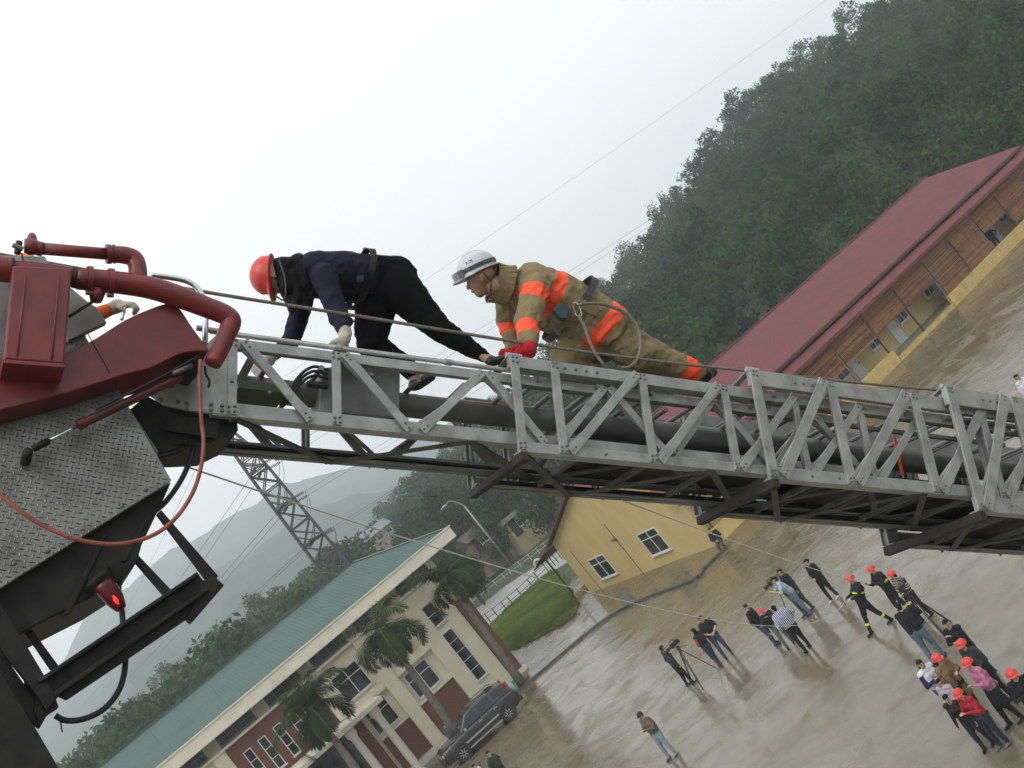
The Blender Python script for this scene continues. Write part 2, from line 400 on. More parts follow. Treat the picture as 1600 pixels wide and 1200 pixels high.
fb('gutter', RB, (-.35, LEN + .3, .60, .745, 4.10, 4.24), M_brownpost, rb)
roof_sheet(-1.2, LEN + 6, -.75, 3.72, .98, 4.02, .05, 'veranda_roof', M_redroof)
fb('eave_trim', RB, (-1.2, LEN + 6, -.80, -.755, 3.56, 3.75), M_trim, rb)
roof_sheet(-.9, 14, Y1 + 2.6, 3.0, Y1 + .35, 3.62, .05, 'veranda_roof', M_redroof)
for i, s_ in enumerate((-1, 1)):
    for (a, b_) in (((.8, 4.22), (YR, ZR - .05)), ((Y1 + .45, 3.68), (YR, ZR - .05))):
        pass
mb = MB(); mb.bar(RB.p(-.38, .75, 4.24), RB.p(-.38, YR, ZR - .03), .04, .09, RB.x); mb.bar(RB.p(-.38, Y1 + .45, 3.72), RB.p(-.38, YR, ZR - .03), .04, .09, RB.x)
mb.build('barge_board', M_trim, rb)
# veranda
fb('veranda_floor', RB, (0, LEN + 5, .1, Y0, -.4, .27), M_floor, rb)
fb('veranda_edge', RB, (16.9, 22.95, -.12, .1, -.4, .25), M_yel2, rb)
for (a, b_) in ((-.2, 3.0), (4.5, 16.85), (23.0, LEN + 5)): fb('low_wall', RB, (a, b_, -.12, .1, -.4, .78), M_yel2, rb, .015)
posts = [.3, 3.9, 7.2, 10.4, 13.5, 16.65, 19.85, 23.08, 26.05, 28.95, 31.9, 35.0, 38.0, 41.0]
for x in posts:
    thick = .11 if x in (13.5, 23.08, 28.95, 35.0) else .07
    fb('post', RB, (x - thick / 2, x + thick / 2, .0, .09, .2, 3.78), M_greypost if thick > .1 else M_brownpost, rb)
blb = {3.9: 1.9, 7.2: 1.9, 10.4: 1.92, 13.5: 1.95, 16.65: 2.02, 19.85: 1.9, 23.08: .84, 26.05: .90, 28.95: 1.95, 31.9: 1.05, 35.0: 1.0, 38.0: 1.9}
for i, x in enumerate(posts[:-1]):
    if x not in blb: continue
    x0, x1 = x + .07, posts[i + 1] - .07; bot = blb[x]
    mb = MB(); z = 3.6; k = 0
    while z > bot:
        dz = .082; mb.mi = int(rng.choice(4, p=[.42, .3, .13, .15])); yo = rng.uniform(-.008, .008)
        RB.box(mb, x0 + rng.uniform(0, .03), x1 - rng.uniform(0, .03), -.05 + yo, -.03 + yo, z - dz + .012, z); z -= dz
    mb.build('slat_blind', M_bamboo, rb)
for xa in (11.0, 13.95, 17.3, 20.35, 23.5, 30.2, 33.0): window(RB, rb, 'x', xa, xa + 1.0, 1.15, 2.45, Y0, -1)
for xa in (12.4, 15.2, 19.35, 24.65, 31.5): 
    d_ = fb('door', RB, (xa, xa + .8, Y0 - .06, Y0 - .004, .28, 2.35), M_door, rb); fb('handle', RB, (xa + .68, xa + .74, Y0 - .1, Y0 - .062, 1.2, 1.32), M_greypost, d_)
window(RB, rb, 'y', 10.35, 12.42, .56, 1.95, 0, -1); window(RB, rb, 'y', 3.88, 5.92, .72, 2.14, 0, -1)
fb('conduit', RB, (-.04, -.002, 7.99, 8.03, -.4, 3.45), M_greypost, rb)
fb('conduit', RB, (-.03, -.002, 13.4, 13.43, -.4, 2.9), M_greypost, rb)
fb('wall_lamp', RB, (-.28, -.042, 7.9, 8.14, 2.35, 2.52), M_greypost, rb, .02)
fb('corner_pier', RB, (-.06, .2, .35, 1.6, -.4, 3.3), M_yel, rb)
fb('back_wall', RB, (1.0, 1.2, Y1 + .02, Y1 + 1.5, -.3, 3.0), M_dark, rb)
for y in (Y1 + 2.2,): fb('post', RB, (.0, .09, y, y + .09, -.3, 3.05), M_brownpost, rb)
fb('low_wall', RB, (0, 12, Y1 + 1.9, Y1 + 2.1, -.4, .35), M_yel2, rb)

# ---------------- cream two-storey building with the green roof
GB = Frame(A3(-14.2, 57.44, 0), 27)
gb = thing('cream_building', 'two-storey cream building with green metal roof and brick panels', 'building', GB.p(-5, 4, 0))
M_cream = mat('cream_plaster', (.70, .655, .51), .75, 0, .05, .9, .06, 30, col2=(.62, .58, .44), dirt=(.35, 1.1, (1, 1, .18), (.30, .27, .19), .57))
M_cream2 = mat('cream_trim', (.66, .62, .50), .7, 0, .05, 2, dirt=(.35, 1.4, (1, 1, .3), (.30, .27, .2), .57))
def brick_material():
    m = bpy.data.materials.new('brick_facing'); m.use_nodes = True; nt = m.node_tree; b = nt.nodes['Principled BSDF']
    t = nt.nodes.new('ShaderNodeTexCoord'); mp = nt.nodes.new('ShaderNodeMapping'); mp.inputs['Rotation'].default_value = (math.radians(90), 0, math.radians(-27))
    nt.links.new(t.outputs['Object'], mp.inputs[0])
    k = nt.nodes.new('ShaderNodeTexBrick'); k.inputs['Scale'].default_value = 4.5; k.inputs['Color1'].default_value = (.16, .055, .036, 1); k.inputs['Color2'].default_value = (.115, .042, .03, 1)
    k.inputs['Mortar'].default_value = (.19, .12, .10, 1); k.inputs['Mortar Size'].default_value = .012
    nt.links.new(mp.outputs[0], k.inputs['Vector']); nt.links.new(k.outputs[0], b.inputs['Base Color']); b.inputs['Roughness'].default_value = .8
    return m
M_brick = brick_material()
M_groof = mat('green_metal_roof', (.062, .115, .098), .55, 0, .08, .7, col2=(.05, .094, .08), spec=.3, dirt=(.4, .8, (1, 1, 1), (.035, .06, .05), .55))
XL, XR, DEP = -22.0, 4.72, 9.0
# main wall, set back .3 behind the pilasters
fb('wall', GB, (XL, 2.2, .3, .55, -.3, 8.0), M_cream, gb)
fb('stair_wall', GB, (2.2, XR, 0, .5, -.3, 7.35), M_cream, gb)
fb('upper_wall', GB, (2.2, XR + .6, .12, .5, 7.35, 8.0), M_cream, gb)
fb('side_wall', GB, (XR + .0, XR + .25, .5, DEP, -.3, 8.0), M_cream, gb)
fb('back_wall', GB, (XL, XR + .25, DEP, DEP + .25, -.3, 8.0), M_cream, gb)
fb('brick_fin', GB, (4.76, 5.52, -.12, .48, .25, 5.32), M_brick, gb)
fb('plinth', GB, (4.73, 5.7, -.3, .6, -.3, .24), M_cream2, gb)
fb('plinth', GB, (XL, 2.19, -.12, .29, -.3, .36), M_cream2, gb)
for (a, b_) in ((-.91, -.15), (-9.7, -9.0)): fb('pilaster', GB, (a, b_, 0, .29, .37, 7.2), M_cream, gb)
fb('pilaster', GB, (-3.8, -2.95, .05, .29, 4.5, 7.2), M_cream, gb)
fb('ledge', GB, (XL, XR + .4, -.16, .11, 7.21, 7.34), M_cream2, gb, .02)
fb('ledge', GB, (-.15, 2.19, .05, .29, 4.25, 4.44), M_cream2, gb, .02)
fb('ledge', GB, (-2.9, -.92, .05, .29, 4.25, 4.44), M_cream2, gb, .02)
for (a, b_, z0, z1) in ((-.14, 2.19, .40, 2.30), (-2.72, -.92, .40, 2.33)): fb('brick_panel', GB, (a, b_, .16, .292, z0, z1), M_brick, gb)
for (a, b_) in ((-.14, 2.19), (-2.72, -.92)): fb('sill_band', GB, (a, b_, .08, .292, 2.34, 2.48), M_cream2, gb)
fb('brick_panel', GB, (-8.95, -3.82, .1, .292, 4.5, 7.18), M_brick, gb)
fb('canopy', GB, (-9.2, -1.95, -2.6, .05, 4.2, 4.46), M_cream2, gb, .03)
fb('entrance_glazing', GB, (-8.9, -3.9, .2, .29, .4, 4.1), M_glass, gb)
fb('brick_panel', GB, (-3.85, -2.95, .12, .292, .4, 4.1), M_brick, gb)
for x in (-2.55, -4.1, -7.0, -8.6):
    mb = MB(); mb.lathe(GB.p(x, -1.9, -.05), A3(0, 0, 1), [(.30, 0), (.30, .3), (.215, .34), (.205, 3.7), (.27, 3.85), (.30, 3.9), (.30, 4.245)], 20); mb.build('column', M_cream2, gb, smooth=40)
# windows
for (a, b_) in ((-2.93, -1.26), (.12, 1.66)): window(GB, gb, 'x', a, b_, 4.92, 6.45, .3, -1, top=.33)
for (a, b_) in ((-2.68, -1.26), (.12, 1.66)): window(GB, gb, 'x', a, b_, 2.62, 4.10, .3, -1, top=.33)
window(GB, gb, 'x', 3.08, 3.78, 1.27, 4.40, 0, -1, (1, 5), fw=.04); window(GB, gb, 'x', 3.08, 3.80, 4.92, 6.2, 0, -1, (1, 2), top=.5, fw=.04)
for a in (-8.4, -7.52, -6.6, -5.7, -4.9): window(GB, gb, 'x', a, a + .45, 4.75, 6.53, .1, -1, (1, 3), fw=.045)
for a in (-12.2, -15.5, -18.8):
    window(GB, gb, 'x', a, a + 1.6, 4.92, 6.45, .3, -1, top=.33); window(GB, gb, 'x', a, a + 1.6, 2.62, 4.1, .3, -1, top=.33)
M_bronze = mat('bronze_window_frame', (.13, .13, .13), .5)
M_vent = mat('louvre_vent', (.50, .47, .36), .7)
for k in range(9):
    a = 2.70 - 2.92 * k
    if a < XL + 1: break
    window(GB, gb, 'x', a, a + 2.15, 7.42, 7.99, .12 if k == 0 else .3, -1, (4, 2), top=.45, fw=.035, frame_m=M_bronze, name='clerestory_window')
    mb = MB()
    for q in range(7): GB.box(mb, a - .72 + .09 * q, a - .68 + .09 * q, .2, .296, 7.42, 7.99)
    mb.build('vent_slats', M_vent, gb)
# fascia gutter and hipped roof
FX0, FX1, FY0, FY1, FZ0, FZ1 = XL - 1.2, 6.88, -1.15, DEP + 1.3, 8.03, 8.68
mb = MB(); GB.box(mb, FX0, FX1, FY0, FY0 + .5, FZ0, FZ1); GB.box(mb, FX1 - .5, FX1, FY0 + .502, FY1, FZ0, FZ1); GB.box(mb, FX0, FX1 - .502, FY1 - .5, FY1 - .002, FZ0, FZ1)
mb.build('fascia', M_cream2, gb, bevel=.02)
mb = MB(); GB.box(mb, FX0 - .01, FX1 + .05, FY0 - .05, FY0 + .1, FZ1 + .002, FZ1 + .07); mb.build('cornice_moulding', M_cream2, gb)
fb('soffit', GB, (FX0, FX1 - .51, FY0 + .51, FY1 - .52, FZ0 + .1, FZ0 + .16), M_cream, gb)
yr = (FY0 + FY1) / 2; xr = 2.9; zr = 10.45; e = .15
mb = MB()
c = [GB.p(FX0 + e, FY0 + e, FZ1 + .01), GB.p(FX1 - e, FY0 + e, FZ1 + .01), GB.p(FX1 - e, FY1 - e, FZ1 + .01), GB.p(FX0 + e, FY1 - e, FZ1 + .01), GB.p(FX0 + 3.8, yr, zr), GB.p(xr, yr, zr)]
mb.add(c, [(0, 1, 5, 4), (1, 2, 5), (2, 3, 4, 5), (3, 0, 4), (3, 2, 1, 0)])
n = 140
for i in range(n + 1):                               # standing ribs on the front and hip slopes
    x = FX0 + e + (FX1 - FX0 - 2 * e) * i / n
    t = min(1, (x - FX0 - e) / 3.65, (FX1 - e - x) / (FX1 - e - xr)); 
    if t <= .02: continue
    mb.bar(GB.p(x, FY0 + e, FZ1 + .012), GB.p(x, FY0 + e + (yr - FY0 - e) * t, FZ1 + .012 + (zr - FZ1 - .01) * t), .02, .04, A3(0, 0, 1))
mb.build('roof', M_groof, gb)
M_ridge = mat('dark_green_ridge', (.055, .085, .075), .45)
mb = MB(); mb.bar(GB.p(FX0 + 3.7, yr, zr + .02), GB.p(xr + .1, yr, zr + .02), .10, .34, A3(0, 0, 1)); mb.bar(c[5] + A3(0, 0, .02), c[1] + A3(0, 0, .03), .07, .22, A3(0, 0, 1)); mb.bar(c[5] + A3(0, 0, .02), c[2] + A3(0, 0, .03), .07, .22, A3(0, 0, 1))
mb.build('ridge_cap', M_ridge, gb)
mb = MB()
for q in (-1.0, -7.5, -11.0): mb.tube([GB.p(q, yr * .45 + FY0 * .55, FZ1 + .7), GB.p(q, yr * .45 + FY0 * .55, FZ1 + 1.6)], .012, 6)
mb.build('lightning_rod', M_greypost, gb)

# ================================================================== the raised ladder
def camvec(x, y, z): return unit(EX * x + EY * y - FW * z)
LA = camvec(.881, -.119, -.457)                      # down the ladder
LL = camvec(-.466, -.371, -.803); LL = unit(LL - (LL @ A3(0, 0, 1)) * A3(0, 0, 1)); LA = unit(LA - (LA @ LL) * LL)   # rungs are level
LN = np.cross(LA, LL); LN = LN if LN @ EY > 0 else -LN
LO = P(362, 590, 6.5)
def Q(x, y, l=0.0): return onplane(x, y, LO - LL * l, LL)      # point seen at x, y on the upright plane l metres nearer than the ladder's
def an(x, y, l): d = Q(x, y, l) - LO; return d @ LA, d @ LN
def LP(a, n, l): return LO + LA * a + LN * n - LL * l
# every section: near side offset, far side offset and members measured as (a, n) in its near plane
SEC = [
 dict(l=.12, far=-.46, top=((360, 529), (742, 581)), bot=((375, 655), (798, 696)), ch=.066, cb=.088, a0=(359, 530), a1=4.7, posts=[((362, 540), (364, 648)), ((522, 556), (523, 658))],
      dg=[((378, 541), (482, 655)), ((535, 561), (636, 670)), ((750, 588), (655, 672)), ((757, 590), (845, 680))], pw=.055, dw=.058, ext=1.55),
 dict(l=.20, far=-.52, top=((791, 556), (1165, 608)), bot=((824, 706), (1191, 745)), ch=.085, cb=.070, a0=(793, 556), a1=6.6, posts=[((800, 562), (808, 696)), ((863, 577), (874, 699)), ((1000, 597), (1012, 714)), ((1128, 615), (1143, 729))],
      dg=[((991, 598), (886, 697)), ((1118, 616), (1026, 712)), ((1238, 631), (1152, 727))], pw=.062, dw=.062, ext=.66),
 dict(l=.275, far=-.58, top=((1166, 580), (1477, 622)), bot=((1210, 748), (1510, 779)), ch=.125, cb=.095, a0=(1168, 580), a1=8.2, posts=[((1176, 594), (1200, 735)), ((1296, 615), (1322, 748)), ((1426, 633), (1452, 762))],
      dg=[((1284, 614), (1217, 735)), ((1413, 633), (1334, 748)), ((1536, 651), (1464, 762))], pw=.085, dw=.085, ext=.75),
 dict(l=.335, far=-.64, top=((1468, 604), (1600, 624)), bot=((1530, 800), (1600, 807)), ch=.16, cb=.13, a0=(1472, 604), a1=9.6, posts=[((1481, 615), (1519, 778)), ((1582, 633), (1608, 795))],
      dg=[((1566, 633), (1531, 778)), ((1660, 650), (1612, 790))], pw=.10, dw=.10, ext=.75)]
strut = mat('under_strut', (.10, .098, .09), .6, .1, .3, 8, .1, col2=(.045, .043, .04))
lad = thing('aerial_ladder', 'grey aluminium telescopic fire ladder of riveted trusses crossing the whole picture', 'ladder', LP(9.0, -1.2, 0))
for k, S in enumerate(SEC):
    l, fa = S['l'], S['far']; sec = sub('ladder_section', lad)
    at = [an(x, y, l) for x, y in S['top']]; ab = [an(x, y, l) for x, y in S['bot']]
    nt_ = np.mean([p[1] for p in at]); nb_ = np.mean([p[1] for p in ab]); a0 = an(*S['a0'], l)[0]; a1 = S['a1']
    S['nt'], S['nb'], S['A0'] = nt_, nb_, a0
    posts = [(an(*p, l), an(*q, l)) for p, q in S['posts']]; dgs = [(an(*p, l), an(*q, l)) for p, q in S['dg']]
    # repeat the pattern down the hidden or cropped length
    step = S['ext']; pa = [p[0][0] for p in posts]; da = [(d[0][0], d[1][0]) for d in dgs]
    xp = list(pa); xd = list(da)
    while xp[-1] + step < a1 and k > 0: xp.append(xp[-1] + step)
    if k == 0:
        q = da[-1][1] + .1; sgn = 1
        while q < a1 - .5: xd.append((q + .42, q)); xd.append((q + .46, q + .88)); q += .92
    else:
        while xd[-1][0] + step < a1: xd.append((xd[-1][0] + step, xd[-1][1] + step))
    nearm = alu
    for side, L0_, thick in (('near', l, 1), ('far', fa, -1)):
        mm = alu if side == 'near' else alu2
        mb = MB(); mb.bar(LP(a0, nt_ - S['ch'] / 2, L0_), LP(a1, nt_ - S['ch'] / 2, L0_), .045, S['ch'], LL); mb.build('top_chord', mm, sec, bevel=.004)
        mb = MB(); mb.bar(LP(a0 + (.02 if k else -.1), nb_ + S['cb'] / 2, L0_), LP(a1, nb_ + S['cb'] / 2, L0_), .05, S['cb'], LL)
        mb.bar(LP(a0 + .02, nb_ + .012, L0_ - thick * .05), LP(a1, nb_ + .012, L0_ - thick * .05), .055, .012, LL); mb.build('bottom_chord', mm, sec, bevel=.004)
        for a in xp:
            mb = MB(); mb.bar(LP(a, nt_ - .012, L0_ + thick * .031), LP(a, nb_ + .012, L0_ + thick * .031), .014, S['pw'], LL)
            mb.bar(LP(a, nt_ - S['ch'], L0_), LP(a, nb_ + S['cb'], L0_), .03, S['pw'] * .35, LL); mb.build('post', mm, sec, bevel=.002)
        for (at_, ab_) in xd:
            mb = MB(); mb.bar(LP(at_, nt_ - .02, L0_ + thick * .0465), LP(ab_, nb_ + .02, L0_ + thick * .0465), .014, S['dw'], LL)
            mb.bar(LP(at_, nt_ - S['ch'], L0_ + thick * .015), LP(ab_, nb_ + S['cb'], L0_ + thick * .015), .03, S['dw'] * .3, LL); mb.build('brace', mm, sec, bevel=.002)
        if side == 'near':
            mb = MB()
            for a in xp:
                for nn, s_ in ((nt_ - .02, -1), (nb_ + .025, 1)):
                    for (da_, dn_) in ((-.016, 0), (.016, .002), (-.016, s_ * .028), (.016, s_ * .034)): mb.lathe(LP(a + da_, nn + dn_, L0_ + .038), -LL, [(.009, 0), (.009, .005), (.005, .010)], 7)
            for (at_, ab_) in xd:
                u = unit(A3(ab_ - at_, nb_ - nt_ + .04, 0))
                for t in (.015, .05): 
                    for (aa, n_, s_) in ((at_, nt_ - .02, 1), (ab_, nb_ + .02, -1)): mb.lathe(LP(aa + s_ * u[0] * t, n_ + s_ * u[1] * t, L0_ + .0535), -LL, [(.0075, 0), (.0075, .004), (.004, .008)], 7)
            if k: 
                for q in range(4): mb.lathe(LP(a0 + .42 + .085 * q, nt_ - S['ch'] * .5, L0_ + .0225), -LL, [(.012, 0), (.012, .006), (.007, .010)], 8)
                for q in range(2): mb.lathe(LP(a0 + .40 + .26 * q, nb_ + S['cb'] * .5, L0_ + .025), -LL, [(.011, 0), (.011, .006), (.006, .010)], 8)
            mb.build('rivets', steel, sec, kind='stuff')
    # hand rails, rungs, underside bracing
    if k == 0:
        for L0_ in (l + .005, fa): 
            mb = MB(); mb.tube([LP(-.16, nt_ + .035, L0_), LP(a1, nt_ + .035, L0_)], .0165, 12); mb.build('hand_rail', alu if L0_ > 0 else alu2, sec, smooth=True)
            for a in (.6, 1.35, 2.1): 
                mb = MB(); mb.tube([LP(a, nt_ + .035, L0_), LP(a + .045, nt_ + .035, L0_)], .0215, 12); mb.build('rail_clamp', alu, sec, smooth=40)
    a = a0 + .25 
    while a < a1:
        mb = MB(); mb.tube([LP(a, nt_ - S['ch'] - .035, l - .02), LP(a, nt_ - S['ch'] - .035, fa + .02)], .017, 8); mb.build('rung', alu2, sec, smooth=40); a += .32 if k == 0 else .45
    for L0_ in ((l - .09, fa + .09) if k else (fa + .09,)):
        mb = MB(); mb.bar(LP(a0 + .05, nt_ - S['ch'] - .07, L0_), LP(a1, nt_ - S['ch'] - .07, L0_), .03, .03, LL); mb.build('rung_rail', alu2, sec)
    a = a0 + .04; q = 0
    while a + .75 < a1:
        mb = MB(); s1, s2 = (l, fa) if q % 2 == 0 else (fa, l)
        mb.bar(LP(a, nb_ + .0, s1), LP(a + .75, nb_ + .0, s2), .05, .012, LA); mb.build('under_brace', strut, sec); a += .75; q += 1
    mb = MB(); mb.bar(LP(a0 + .1, nb_ + .03, fa + .07), LP(a1, nb_ + .03, fa + .07), .012, .06, LN); mb.bar(LP(a0 + .1, nb_ + .03, l - .09), LP(a1, nb_ + .03, l - .09), .012, .05, LN); mb.build('slide_track', shaded_greasy, sec)
    if k:
        mb = MB(); mb.box(LP((a0 + a1) / 2 + .3, nb_ + .11, (l + fa) / 2), LA * (a1 - a0 - .6) / 2, LN * .006, LL * ((l - fa) / 2 - .06)); mb.build('shade_plate', shaded_greasy, sec)  # dark sheet added to shut light gaps and deepen the underside's shade
        mb = MB(); mb.bar(LP(a0 + .045, nb_ - .032, l + .03), LP(a0 + .045, nb_ - .032, fa - .05), .045 + .010 * k, .045 + .008 * k, LN); mb.build('end_crossbeam', rusty, sec, bevel=.006)
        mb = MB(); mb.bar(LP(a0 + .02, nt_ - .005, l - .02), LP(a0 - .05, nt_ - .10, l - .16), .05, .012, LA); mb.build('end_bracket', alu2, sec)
        mb = MB(); mb.tube([LP(a0 - .01, nt_ + .008, l), LP(a0 + .10, nt_ + .006, l)], .02, 10); mb.build('end_roller', alu, sec, smooth=40)
        for q in range(7): mb = MB(); mb.bar(LP(a0 + .5 + .55 * q, nb_ + .035, l - .05), LP(a0 + .5 + .55 * q, nb_ + .035, fa + .05), .035, .035, LN); mb.build('under_crossbar', strut, sec)
mb = MB(); mb.bar(Q(1397, 682, -.05), Q(1410, 742, -.05), .012, .028, LL); mb.build('marker_strip', mat('orange_marker', (.65, .12, .03), .5), lad)
# tip plate that carries the platform pivot
sec0 = [o for o in COL.objects if o.name.startswith('ladder_section')][0]
mb = MB(); mb.prism([Q(x, y, .15) for x, y in ((338, 523), (361, 527), (372, 649), (352, 648), (292, 641), (256, 632), (236, 618), (206, 606), (203, 592), (240, 574), (300, 560))], LL * .02); mb.build('tip_plate', alu, sec0, bevel=.003)
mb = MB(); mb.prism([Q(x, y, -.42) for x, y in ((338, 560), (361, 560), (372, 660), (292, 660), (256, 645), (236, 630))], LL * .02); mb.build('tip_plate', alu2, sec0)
mb = MB()
for x, y in ((330, 632), (347, 634), (330, 641), (347, 642), (292, 631), (292, 639), (252, 625), (268, 604), (278, 628), (362, 597), (421, 614)): mb.lathe(Q(x, y, .152 if x < 400 else .182), -LL, [(.012, 0), (.012, .007), (.006, .012)], 8)
mb.build('rivets', steel, sec0, kind='stuff')
mb = MB(); mb.bar(Q(285, 655, .05), Q(300, 650, -.4), .06, .08, LN); mb.bar(Q(262, 660, .1), Q(340, 672, .1), .02, .1, LL); mb.build('tip_crossbeam', shaded_greasy, sec0)
mb = MB(); mb.prism([Q(x, y, .05) for x, y in ((203, 640), (228, 618), (262, 636), (370, 655), (372, 672), (330, 692), (262, 694), (248, 705))], LL * .4); mb.build('tip_underframe', shaded_greasy, sec0)
# waterway pipe in the middle of the ladder, junction box and its hoses
mb = MB(); mb.tube([LP(*an(375, 606, -.14), -.14), LP(*an(1330, 707, -.14), -.14)], .080, 20); mb.build('waterway_pipe', waterway, lad, smooth=40)
mb = MB(); mb.tube([LP(*an(900, 664, -.14), -.14), LP(*an(1640, 745, -.14), -.14)], .095, 20); mb.build('waterway_pipe', waterway, lad, smooth=40)
mb = MB(); p = [Q(x, y, .03) for x, y in ((532, 566), (626, 573), (625, 655), (532, 645))]; mb.prism(p, LL * .32); jb = mb.build('junction_box', mat('box_grey', (.19, .19, .185), .55, .1, .2, 4, .05, col2=(.12, .12, .115)), lad, bevel=.012)
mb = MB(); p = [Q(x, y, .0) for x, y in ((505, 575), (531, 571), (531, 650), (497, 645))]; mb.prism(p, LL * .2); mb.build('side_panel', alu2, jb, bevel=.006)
for dy in (0, 7, 14):
    mb = MB(); mb.tube(spline([Q(512, 578 + dy, .06), Q(490, 573 + dy, .06), Q(470, 585 + dy, .05), Q(452, 610 + dy, .04), Q(436, 640, .0)], 6), .010, 8); mb.build('hose', blackrub, jb, smooth=True)
mb = MB(); mb.tube([Q(480, 600, .07), Q(512, 603, .07)], .022, 10); mb.build('connector', blackrub, jb, smooth=40)
mb = MB(); mb.bar(Q(372, 600, -.05), Q(396, 555, -.05), .06, .05, LL); mb.bar(Q(365, 612, -.05), Q(440, 621, -.05), .25, .05, LL); mb.build('hinge_block', mat('hinge_block', (.09, .10, .06), .7), lad)

# ================================================================== the platform at the ladder's tip
pf = thing('rescue_platform', 'red and tread-plate rescue platform with water monitor pipes at the ladder tip', 'rescue platform', Q(130, 1000, .1))
def tubepx(name, pts, rpx, m, parent=pf, n=8, l=None, seg=14, sm=True):
    w = [Q(x, y, (q[0] if q else l)) for x, y, *q in pts]; d = np.mean([(p - CAM) @ FW for p in w])
    r = rpx * d / FPX if np.isscalar(rpx) else [k_ * d / FPX for k_ in rpx]
    mb = MB(); path = spline(w, n) if n else w
    if not np.isscalar(r): r = list(np.interp(np.linspace(0, 1, len(path)), np.linspace(0, 1, len(r)), r))
    mb.tube(path, r, seg); return mb.build(name, m, parent, smooth=40 if not sm else True)
def slab(name, pts, l, th, m, parent=pf, bevel=.006):
    mb = MB(); mb.prism([Q(x, y, l) for x, y in pts], LL * th); return mb.build(name, m, parent, bevel=bevel)
pl = slab('tread_plate_side', [(-90, 400), (70, 400), (130, 520), (182, 602), (268, 750), (262, 755), (-90, 976)], .26, .03, plate, bevel=.004)
# raised bars of the tread plate, crossing in pairs
u1 = unit(Q(268, 750, .26) - Q(0, 918, .26)); u2 = unit(np.cross(u1, LL)); 
mb = MB(); o_ = Q(120, 740, .261); edge = [Q(x, y, .26) for x, y in ((-60, 400), (70, 400), (182, 602), (268, 750), (-60, 957))]
ev = [(float((p - o_) @ u1), float((p - o_) @ u2)) for p in edge]
def inside(x, y):
    c_ = False
    for i in range(len(ev)):
        (x1, y1), (x2, y2) = ev[i], ev[i - 1]
        if (y1 > y) != (y2 > y) and x < (x2 - x1) * (y - y1) / (y2 - y1) + x1: c_ = not c_
    return c_
st = .041
for i in range(-34, 34):
    for j in range(-34, 34):
        x, y = (i + .5 * (j % 2)) * st, j * st * .5
        s_ = (1, 1) if j % 2 == 0 else (1, -1)
        if not inside(x, y) or not inside(x + .02, y) or not inside(x - .02, y): continue
        d_ = unit(u1 * s_[0] + u2 * s_[1]); c_ = o_ + u1 * x + u2 * y; t_ = unit(np.cross(d_, LL))
        a_, b_ = c_ - d_ * .0165, c_ + d_ * .0165
        mb.add([a_, c_ + t_ * .0042, b_, c_ - t_ * .0042, c_ - LL * .0035 - d_ * .009, c_ - LL * .0035 + d_ * .009], [(0, 3, 4), (3, 5, 4), (3, 2, 5), (2, 1, 5), (1, 4, 5), (1, 0, 4)])
mb.build('tread_bars', platebar, pl, kind='stuff')
for x, y in ((155, 768), (228, 764), (75, 860), (22, 880), (190, 790)):
    mb = MB(); mb.lathe(Q(x, y, .262), -LL, [(.012, 0), (.010, .004), (.004, .006)], 10); mb.build('screw', steel, pl)
# red cover and box
mb = MB(); cv = spline([Q(x, y, .46) for x, y in ((-40, 560), (60, 556), (110, 548), (150, 528), (195, 500), (235, 482), (262, 474), (280, 481), (300, 510), (326, 545))], 5)
lw = spline([Q(x, y, .46) for x, y in ((326, 549), (300, 549), (275, 556), (235, 575), (200, 584), (150, 600), (90, 618), (-40, 652))], 4)
mb.prism(cv + lw, LL * .34); cov = mb.build('pivot_cover', redp, pf, bevel=.02)
mb = MB(); mb.tube([Q(137, 521, .463), Q(172, 583, .463)], .0025, 6); mb.build('panel_seam', rusty, cov)
bx_ = slab('control_box', [(20, 414), (113, 419), (100, 568), (6, 561)], .66, .22, redp, bevel=.010)
for (a, b_) in (((40, 428), (27, 556)), ((92, 430), (81, 561))): tubepx('seam_rod', [a, b_], 1.6, redp, bx_, 0, .665, 8)
slab('box_lip', [(4, 561), (101, 568), (101, 574), (4, 567)], .67, .24, redp, bx_, .003)
slab('side_panel', [(110, 448), (136, 470), (150, 479), (167, 503), (107, 532), (100, 520)], .30, .05, greypanel)
# water pipes
tubepx('water_pipe', [(-30, 418), (18, 421)], 21, redp, l=.50, n=0, sm=False)
tubepx('water_pipe', [(14, 421), (60, 425), (122, 434)], 15.5, redp, l=.50, n=4)
tubepx('pipe_collar', [(16, 421), (22, 421.5)], 19, rusty, l=.50, n=0, sm=False)
tubepx('pipe_collar', [(113, 433), (121, 434)], 17, rusty, l=.50, n=0, sm=False)
mp_ = tubepx('water_pipe', [(120, 435), (180, 441), (232, 449), (275, 462), (320, 479), (352, 492), (361, 503), (355, 520), (344, 545), (332, 568)], [17, 17.5, 18, 18, 17, 16.5, 16, 15, 14.5, 13.5], redp, l=.50, n=6, seg=18)
for x in (140, 173):
    y = 436 + (x - 120) * .11; tubepx('flange', [(x - 4, y), (x + 4, y + .8)], 23, redp, l=.50, n=0, seg=20, sm=False)
    for s_ in (-1, 1): tubepx('flange_bolt', [(x - 5, y + s_ * 19), (x + 5, y + s_ * 19 + 1)], 3.4, redp, mp_, 0, .53, 6, sm=False)
tubepx('drain_valve', [(152, 455), (150, 470)], [13, 9], redp, l=.50, n=2, seg=10)
tubepx('valve_lever', [(150, 468), (108, 495)], 2.5, rusty, l=.50, n=0)
tubepx('branch_pipe', [(215, 440), (215, 420), (210, 405), (196, 399), (172, 397)], [15, 14, 14, 14, 13], redp, l=.50, n=6, seg=16)
tubepx('pipe_collar', [(166, 397), (173, 397)], 15.5, redp, l=.50, n=0, sm=False)
